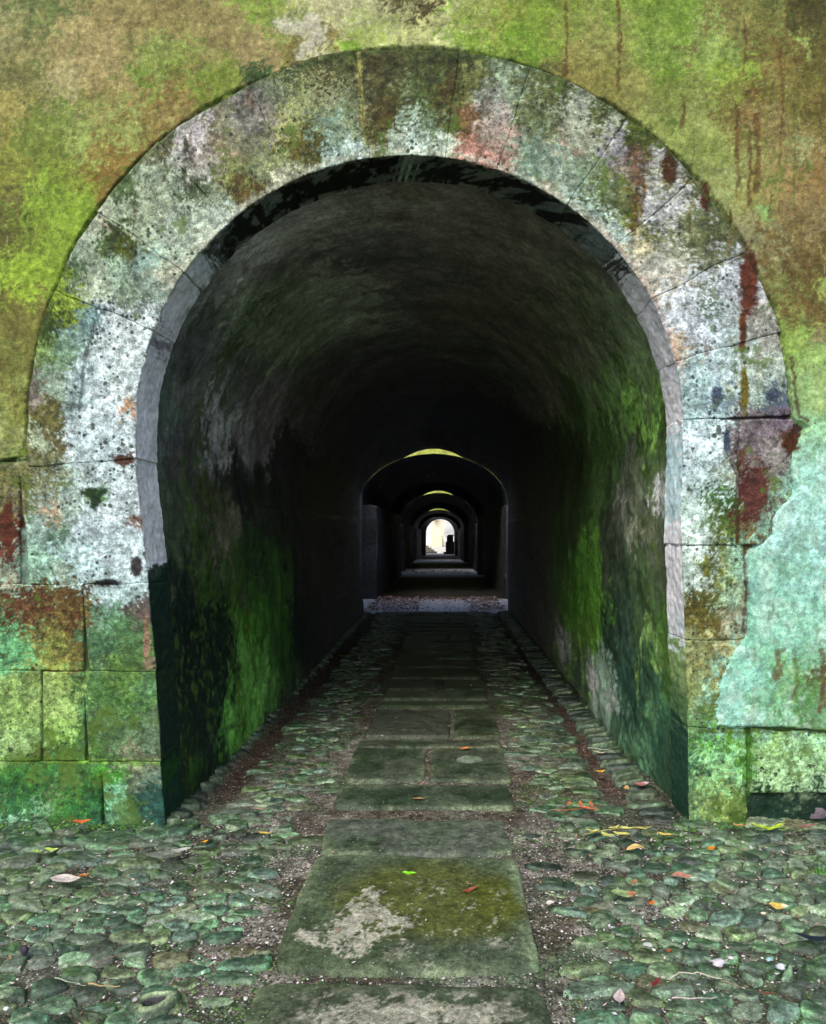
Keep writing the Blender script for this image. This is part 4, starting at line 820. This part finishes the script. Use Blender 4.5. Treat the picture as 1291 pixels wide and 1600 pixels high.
leaf(405, 1273, 30, 0.25, (170, 150, 130), 8, 'long thin tan dead leaf in the left cobbles inside the mouth', z=0.024, seed=7)
leaf(58, 1343, 14, 0.4, (178, 214, 86), 0, 'light green leaf at far left, the left one of a pair', z=0.035, seed=8)
leaf(80, 1341, 20, 0.5, (190, 220, 110), 20, 'light green leaf at far left, the right one of a pair', z=0.038, seed=9)
leaf(640, 1371, 22, 0.42, (140, 226, 46), -8, 'bright lime green leaf lying on the large front slab', z=0.017, seed=10, curl=0.1)
leaf(735, 1398, 26, 0.35, (150, 84, 62), 15, 'red brown leaf on the right of the large front slab', z=0.018, seed=11)
leaf(727, 1175, 20, 0.42, (224, 150, 82), 10, 'orange leaf on the split slab inside the tunnel mouth', z=0.02, seed=12)
leaf(655, 1255, 20, 0.35, (176, 140, 90), -5, 'tan leaf on the wide slab in front of the split slab', z=0.02, seed=13)
leaf(598, 1042, 26, 0.4, (150, 116, 44), 5, 'brown yellow leaf in the dim tunnel left of the paving', z=0.02, seed=14)
leaf(618, 1038, 24, 0.16, (170, 150, 100), -12, 'thin straw coloured leaf beside the brown yellow one in the dim tunnel', z=0.022, seed=15)
leaf(540, 1028, 20, 0.4, (170, 140, 40), 30, 'mustard leaf by the left gutter in the dim tunnel', z=0.02, seed=16)
leaf(1040, 1316, 24, 0.45, (230, 204, 110), -30, 'single yellow oval leaf right of the yellow frond', z=0.035, seed=17)
leaf(994, 1336, 32, 0.42, (232, 200, 130), 3, 'arched pale yellow leaf below the yellow frond', z=0.036, seed=18, curl=-0.3)
leaf(1112, 1339, 18, 0.5, (240, 150, 40), 35, 'bright orange leaf on the right cobbles', z=0.036, seed=19)
leaf(1066, 1382, 30, 0.5, (200, 140, 124), -8, 'dull pink oval leaf on the right cobbles', z=0.034, seed=20, curl=0.05)
leaf(975, 1411, 40, 0.5, (150, 176, 118), 5, 'pale green leaf with a brown tip right of the paving', rgb2=(170, 116, 84), z=0.034, seed=21)
leaf(990, 1394, 18, 0.4, (186, 130, 96), 50, 'small brown curled leaf above the pale green one', z=0.04, seed=22)
leaf(1217, 1431, 28, 0.6, (236, 196, 96), -20, 'yellow leaf with a white fold near the right edge', rgb2=(240, 226, 200), z=0.036, seed=23)
leaf(1155, 1303, 18, 0.5, (224, 160, 110), -30, 'small orange white leaf under the right wall', z=0.04, seed=24)
leaf(860, 1418, 16, 0.5, (230, 226, 218), 20, 'white papery scrap in the earth right of the paving', z=0.015, seed=25)
leaf(970, 1576, 34, 0.5, (214, 196, 196), 80, 'pale pink upright leaf at the bottom right edge of the paving', z=0.034, seed=26)
leaf(936, 1181, 20, 0.25, (224, 220, 190), 5, 'thin white sliver of leaf by the right gutter', z=0.02, seed=27)
leaf(938, 1211, 16, 0.5, (226, 184, 70), 20, 'small yellow leaf by the right gutter', z=0.02, seed=28)
leaf(978, 1240, 16, 0.5, (220, 180, 110), 60, 'yellow star shaped scrap between twigs at the right gutter', z=0.03, seed=29)
leaf(1004, 1234, 22, 0.6, (206, 130, 134), 0, 'pinkish red leaf at the right gutter', rgb2=(235, 225, 225), z=0.03, seed=30)
leaf(1046, 1500, 10, 0.6, (200, 100, 50), 20, 'tiny rust leaf among the bottom right cobbles', z=0.03, seed=31)
leaf(1020, 1425, 12, 0.6, (220, 110, 40), 50, 'tiny orange leaf beside the dark cobble right of the paving', z=0.034, seed=32)
leaf(1026, 1553, 26, 0.35, (128, 50, 54), 60, 'dark red leaf at the bottom right among cobbles', z=0.034, seed=33)
leaf(880, 1032, 16, 0.4, (150, 120, 60), 10, 'faint brown leaf near the right wall in the dim tunnel', z=0.02, seed=34)
leaf(1275, 1482, 60, 0.28, (24, 34, 56), -22, 'dark blue black leaf at the right edge of the picture', z=0.036, seed=35)
leaf(1200, 1570, 26, 0.3, (120, 80, 66), -30, 'brown curled leaf in the bottom right corner', z=0.034, seed=36)
leaf(1262, 1305, 34, 0.3, (150, 110, 104), -6, 'mauve brown dead leaf under the right wall edge', z=0.04, seed=37)
leaf(720, 1040, 14, 0.4, (160, 120, 80), 10, 'small tan leaf on the far dim slabs', z=0.02, seed=38)

def tube(pts, r0, r1, name, rgb, label, cat='twig', parent=None):
    V = []; n = len(pts)
    for i, p in enumerate(pts):
        t = i/(n-1); r = r0*(1-t)+r1*t
        for a in range(5): V.append((p[0], p[1]+r*math.cos(a*1.2566), p[2]+r*math.sin(a*1.2566)))
    Q = [(i*5+a, i*5+(a+1) % 5, (i+1)*5+(a+1) % 5, (i+1)*5+a) for i in range(n-1) for a in range(5)]
    o = link(name, mesh_np(name, np.array(V), [np.array(Q)], M_bits, np.tile(alb(rgb), (len(V), 1)), np.zeros((len(V), 3))), parent)
    if label: tag(o, label, cat)
    return o
def twig(pix, r, rgb, label, z=0.036):
    P = [gp(*p) for p in pix]; pts = []
    for i in range(len(P)-1):
        for k in range(4):
            t = k/4; pts.append((P[i][0]*(1-t)+P[i+1][0]*t, P[i][1]*(1-t)+P[i+1][1]*t, z+0.003*math.sin(i+k)))
    pts.append((*P[-1], z)); tube(pts, r, r*0.5, 'twig', rgb, label)
twig([(1046, 1547), (1060, 1537), (1090, 1536), (1128, 1545)], 0.0035, (200, 196, 180), 'curved pale twig on the bottom right cobbles')
twig([(1128, 1549), (1165, 1562)], 0.003, (150, 130, 120), 'short grey twig right of the curved pale twig')
twig([(1050, 1576), (1084, 1578), (1120, 1575)], 0.003, (200, 190, 190), 'straight pale twig at the bottom right edge')
twig([(1254, 1383), (1272, 1396), (1291, 1412)], 0.003, (150, 140, 100), 'thin twig leaving the right edge of the picture')
twig([(138, 1553), (160, 1558), (188, 1557)], 0.0035, (190, 170, 120), 'straw coloured twig at the bottom left')
twig([(86, 1544), (110, 1552), (135, 1556)], 0.003, (150, 160, 140), 'grey green twig left of the straw coloured twig')
twig([(150, 1522), (175, 1512), (200, 1504)], 0.003, (140, 120, 100), 'thin brown twig among lower left cobbles')
twig([(165, 1336), (185, 1328), (225, 1338)], 0.003, (120, 90, 70), 'brown twig crossing the cobbles under the left jamb')
twig([(395, 1393), (415, 1403), (436, 1410)], 0.0025, (110, 80, 60), 'dark twig beside the left edge of the large front slab')
twig([(858, 1276), (880, 1276), (905, 1275)], 0.0025, (170, 140, 110), 'straight stalk lying left of the red orange leaflets')
twig([(943, 1235), (965, 1244), (995, 1254)], 0.003, (90, 70, 60), 'dark twig at the right gutter beside the yellow scrap')
twig([(985, 1290), (1010, 1290), (1038, 1296)], 0.0035, (60, 45, 40), 'dark brown twig on cobbles in front of the right jamb')
twig([(955, 1500), (975, 1505), (990, 1512)], 0.003, (90, 55, 45), 'reddish twig among cobbles right of the paving')
twig([(770, 1298), (780, 1293), (795, 1294)], 0.0025, (110, 95, 80), 'short twig on the earth at the upper right of the large slab')
twig([(918, 1176), (950, 1180), (962, 1184)], 0.003, (190, 190, 170), 'pale stick by the right gutter near the wall')

def frond(stem_px, leaflets, rgb, label, z=0.036):
    x0, y0 = gp(*stem_px[0]); T = empty('fallen_frond', (x0, y0, z), label, 'frond'); P = [gp(*p) for p in stem_px]
    pts = [(p[0]-x0, p[1]-y0, 0.0+0.004*i) for i, p in enumerate(P)]
    tube(pts, 0.0025, 0.0015, 'stalk', tuple(0.8*v for v in rgb), None, parent=T)
    for i, (px, py, Lp, ang) in enumerate(leaflets):
        x, y = gp(px, py); L = Lp*y/F; o = link('leaflet', leaf_mesh(L, L*0.34, rgb, seed=60+i, stem=0.1), T, (x-x0, y-y0, 0.004)); o.rotation_euler = (0.1*math.sin(i), 0.1*math.cos(i*2), math.radians(ang))
frond([(912, 1315), (945, 1309), (980, 1306), (1016, 1306)], [(925, 1311, 22, 5), (950, 1318, 24, -50), (972, 1317, 28, -35), (978, 1308, 24, 10), (1002, 1308, 24, -5), (960, 1306, 20, 30)], (222, 220, 120), 'yellow green feathery frond on cobbles in front of the right jamb')
frond([(870, 1277), (890, 1276), (915, 1274), (940, 1272)], [(887, 1268, 20, 60), (906, 1268, 18, 70), (924, 1269, 18, 80), (915, 1275, 22, -20), (930, 1278, 18, -40)], (224, 128, 78), 'red orange row of leaflets inside the mouth by the right gutter')
frond([(1176, 1300), (1195, 1304), (1215, 1306), (1228, 1306)], [(1185, 1303, 24, -20), (1205, 1307, 22, -10), (1218, 1303, 20, 10), (1195, 1308, 18, -40)], (190, 220, 60), 'bright yellow green frond under the right wall')

def chip(px, py, size, rgb, label, z=0.03, name='stone_chip', seed=0, flat=0.3):
    r = np.random.RandomState(seed); x, y = gp(px, py); s = size*y/F/2*0.85; V = [(0, 0, flat*s)]; m = 9
    for k, zz in ((0.6, 0.42), (1.0, 0.15), (0.9, -0.3)):
        for a in range(m): q = k*s*r.uniform(0.65, 1.2); V.append((q*math.cos(a*6.283/m), 0.7*q*math.sin(a*6.283/m), zz*s*flat*2))
    t = [(0, 1+a, 1+(a+1) % m) for a in range(m)]; q = [(1+k*m+a, 1+(k+1)*m+a, 1+(k+1)*m+(a+1) % m, 1+k*m+(a+1) % m) for k in range(2) for a in range(m)]
    o = link(name, mesh_np(name, np.array(V), [np.array(t), np.array(q)], M_bits, np.tile(alb(rgb), (len(V), 1)), np.zeros((len(V), 3))), None, (x, y, z)); o.rotation_euler = (0, 0, r.rand()*3)
    return tag(o, label, 'stone')
chip(1123, 1516, 30, (214, 212, 222), 'largest white stone chip among the lower right cobbles', seed=1)
chip(1142, 1509, 15, (226, 224, 228), 'small white chip touching the largest white chip', seed=2)
chip(1220, 1523, 24, (222, 226, 238), 'bluish white chip left of the right picture edge', seed=3)
chip(1204, 1511, 16, (150, 196, 196), 'pale turquoise chip above the bluish white chip', seed=4)
chip(1193, 1438, 11, (236, 220, 200), 'cream pebble left of the yellow and white leaf', seed=5)
chip(1012, 1488, 18, (206, 210, 212), 'flat white chip between cobbles right of the paving', seed=6)
chip(1022, 1496, 9, (230, 230, 232), 'tiny white pebble beside the flat white chip', seed=7)
chip(38, 1497, 20, (62, 54, 70), 'dark purple pebble on the far left cobbles', seed=8, flat=0.9)
chip(284, 1423, 12, (214, 226, 214), 'round white pebble on the left cobbles level with the large slab', z=0.028, seed=9)
chip(384, 1569, 13, (226, 222, 216), 'white pebble left of the bottom slab', z=0.02, seed=10)
chip(212, 1575, 16, (190, 182, 188), 'pale lilac pebble beside the hollow dark stone', seed=11)
chip(10, 1590, 14, (220, 222, 230), 'white pebble in the bottom left corner', seed=12)
chip(1272, 1280, 44, (112, 104, 112), 'purplish grey lump of stone under the right wall edge', z=0.04, seed=13, flat=0.6)
chip(789, 1168, 12, (150, 150, 146), 'grey pebble at the corner of the split slab', z=0.01, seed=14)
# hollow stone at the bottom left: pale rim painted round a near-black middle
def hollow(px, py):
    x, y = gp(px, py); T = []; n = 22; V = []; c = []
    for k, z, rgb in ((1.15, -0.03, (60, 80, 60)), (1.05, 0.012, (80, 104, 76)), (0.8, 0.019, (150, 172, 130)), (0.62, 0.018, (160, 184, 140)), (0.54, 0.004, (14, 20, 30)), (0.2, -0.004, (10, 14, 26))):
        for a in range(n):
            t = a*2*math.pi/n; w = 1+0.08*math.sin(3*t+1)+0.05*math.sin(5*t); V.append((0.075*k*w*math.cos(t), 0.075*k*w*math.sin(t)*0.7, z)); c.append(alb(rgb))
    V.append((0, 0, -0.004)); c.append(alb((10, 14, 26)))
    Q = [(k*n+a, k*n+(a+1) % n, (k+1)*n+(a+1) % n, (k+1)*n+a) for k in range(5) for a in range(n)]; t = [(5*n+a, 5*n+(a+1) % n, 6*n) for a in range(n)]
    o = link('hollow_stone', mesh_np('hollow_stone', np.array(V), [np.array(Q), np.array(t)], M_cob, np.array(c), np.tile([0.2, 0.1, 0.1], (len(V), 1))), None, (x, y, 0.004)); o.rotation_euler = (0, 0, 0.5)
    tag(o, 'stone with a dark hollow ringed by a pale rim at the bottom left', 'stone')
hollow(240, 1571)
# tuft of grass at the right edge
def tuft(px, py):
    r = np.random.RandomState(3); x, y = gp(px, py); V = []; t = []; c = []
    for i in range(46):
        a = r.rand()*6.28; l = r.uniform(0.015, 0.04); b = len(V); bx, by = 0.02*r.randn(2); dx, dy = math.cos(a), math.sin(a)
        V += [(bx-0.0015*dy, by+0.0015*dx, 0), (bx+0.0015*dy, by-0.0015*dx, 0), (bx+dx*l*0.6, by+dy*l*0.6, l)]; t.append((b, b+1, b+2)); c += [alb((70, 140, 40))]*2+[alb((120, 200, 70))]
    o = link('moss_tuft', mesh_np('moss_tuft', np.array(V), [np.array(t)], M_leaf, np.array(c), np.zeros((len(V), 3))), None, (x, y, 0.01)); tag(o, 'bright green moss tuft at the right edge of the cobbles', 'moss')
tuft(1284, 1368)

# drifts of leaf litter lying on the lit strips of floor
def litter(name, n, x0, x1, y0, y1, seed, parent, s0=0.02, s1=0.05, dens=None):
    r = np.random.RandomState(seed); V = []; Q = []; c = []; cols = [(250, 215, 215), (235, 225, 235), (170, 120, 100), (120, 90, 70), (205, 180, 175), (96, 70, 56), (170, 130, 90), (215, 200, 200), (80, 62, 54)]
    for i in range(n):
        x = r.uniform(x0, x1); y = r.uniform(y0, y1)
        if dens and r.rand() > dens(x, y): continue
        a = r.rand()*6.28; l = r.uniform(s0, s1); w = l*r.uniform(0.3, 0.6); ca, sa = math.cos(a), math.sin(a); b = len(V); z = r.uniform(0.004, 0.03)
        for (u, v, h) in ((-l/2, 0, r.uniform(-.2, .5)*l), (0, -w/2, 0), (l/2, 0, r.uniform(-.2, .6)*l), (0, w/2, 0.1*l)): V.append((x+u*ca-v*sa, y+u*sa+v*ca, z+max(h, -z+0.002)))
        Q.append((b, b+1, b+2, b+3)); c += [alb(cols[r.randint(len(cols))])]*4
    o = link(name, mesh_np(name, np.array(V), [np.array(Q)], M_leaf, np.array(c), np.zeros((len(V), 3)), smooth=False), None); o['kind'] = 'stuff'; return o
tag(litter('leaf_litter', 2600, -1.6, 1.3, 15.0, 18.2, 71, None, 0.03, 0.10, lambda x, y: 0.95 if (x < -0.5 or x > 0.55 or y > 17.2) else 0.1), 'drift of dead leaves across the first lit strip of floor', 'leaf litter')
tag(litter('leaf_litter', 500, -1.6, 1.1, 28.6, 31, 72, None, 0.05, 0.12), 'drift of dead leaves on the second lit strip of floor', 'leaf litter')
tag(litter('leaf_litter', 700, -1.3, 1.0, 4.6, 14.8, 73, None, 0.012, 0.035, lambda x, y: 0.25+0.7*(abs(x+0.1) > 0.8)), 'thin scatter of leaf crumbs along the dim passage floor', 'leaf litter')

tag(litter('leaf_litter', 1500, -2.2, 2.0, 2.35, 4.1, 74, None, 0.006, 0.022, lambda x, y: 0.9 if not (-0.66 < x < 0.4) else 0.12), 'brown crumbs of dead leaf strewn over the front cobbles', 'leaf litter')

# ------------------------------------------------------------------ beyond the far doorway
T = empty('stone_tower', (0, 0, 0), 'pale sunlit tower seen through the middle of the far doorway', 'building')
box_mesh('tower_wall', (-1.35, 84, -0.1), (0.15, 86, 14), M_wall, (255, 238, 215), T, n=6)
box_mesh('buttress', (-1.34, 83, -0.1), (-0.1, 83.996, 1.3), M_wall, (235, 248, 205), T, n=4)
box_mesh('chimney_pier', (-1.0, 83.4, 3.0), (-0.5, 83.996, 14), M_wall, (215, 232, 235), T, n=4)
T = box_mesh('white_haze_backdrop', (-30, 90, -0.1), (30, 91, 16), M_white, (255, 255, 255), n=20); tag(T, 'blank white backdrop added as daylight haze behind the pale tower', 'wall')  # added backdrop standing in for the overexposed white outside
T = empty('stone_pier', (0, 0, 0), 'dark block pier with overhanging cap just outside the far doorway', 'pier')
box_mesh('pier_block', (0.22, 55.2, -0.1), (1.0, 56.0, 0.9), M_wall, (52, 50, 46), T)
box_mesh('upper_block', (0.30, 55.25, 0.904), (0.78, 55.95, 1.36), M_wall, (48, 46, 44), T)
box_mesh('cap_stone', (0.38, 55.15, 1.364), (0.92, 56.0, 1.44), M_wall, (50, 48, 46), T)
box_mesh('base_stone', (0.06, 55.1, -0.1), (0.216, 55.9, 0.15), M_wall, (60, 58, 52), T)
T = empty('stone_steps', (0, 0, 0), 'low grey steps at the left outside the far doorway', 'steps')
for i in range(4): box_mesh('step', (-3.0, 57+i*0.5, -0.1), (-0.45-0.22*i, 57.496+i*0.5, 0.14+0.14*i), M_wall, (150, 146, 130), T)
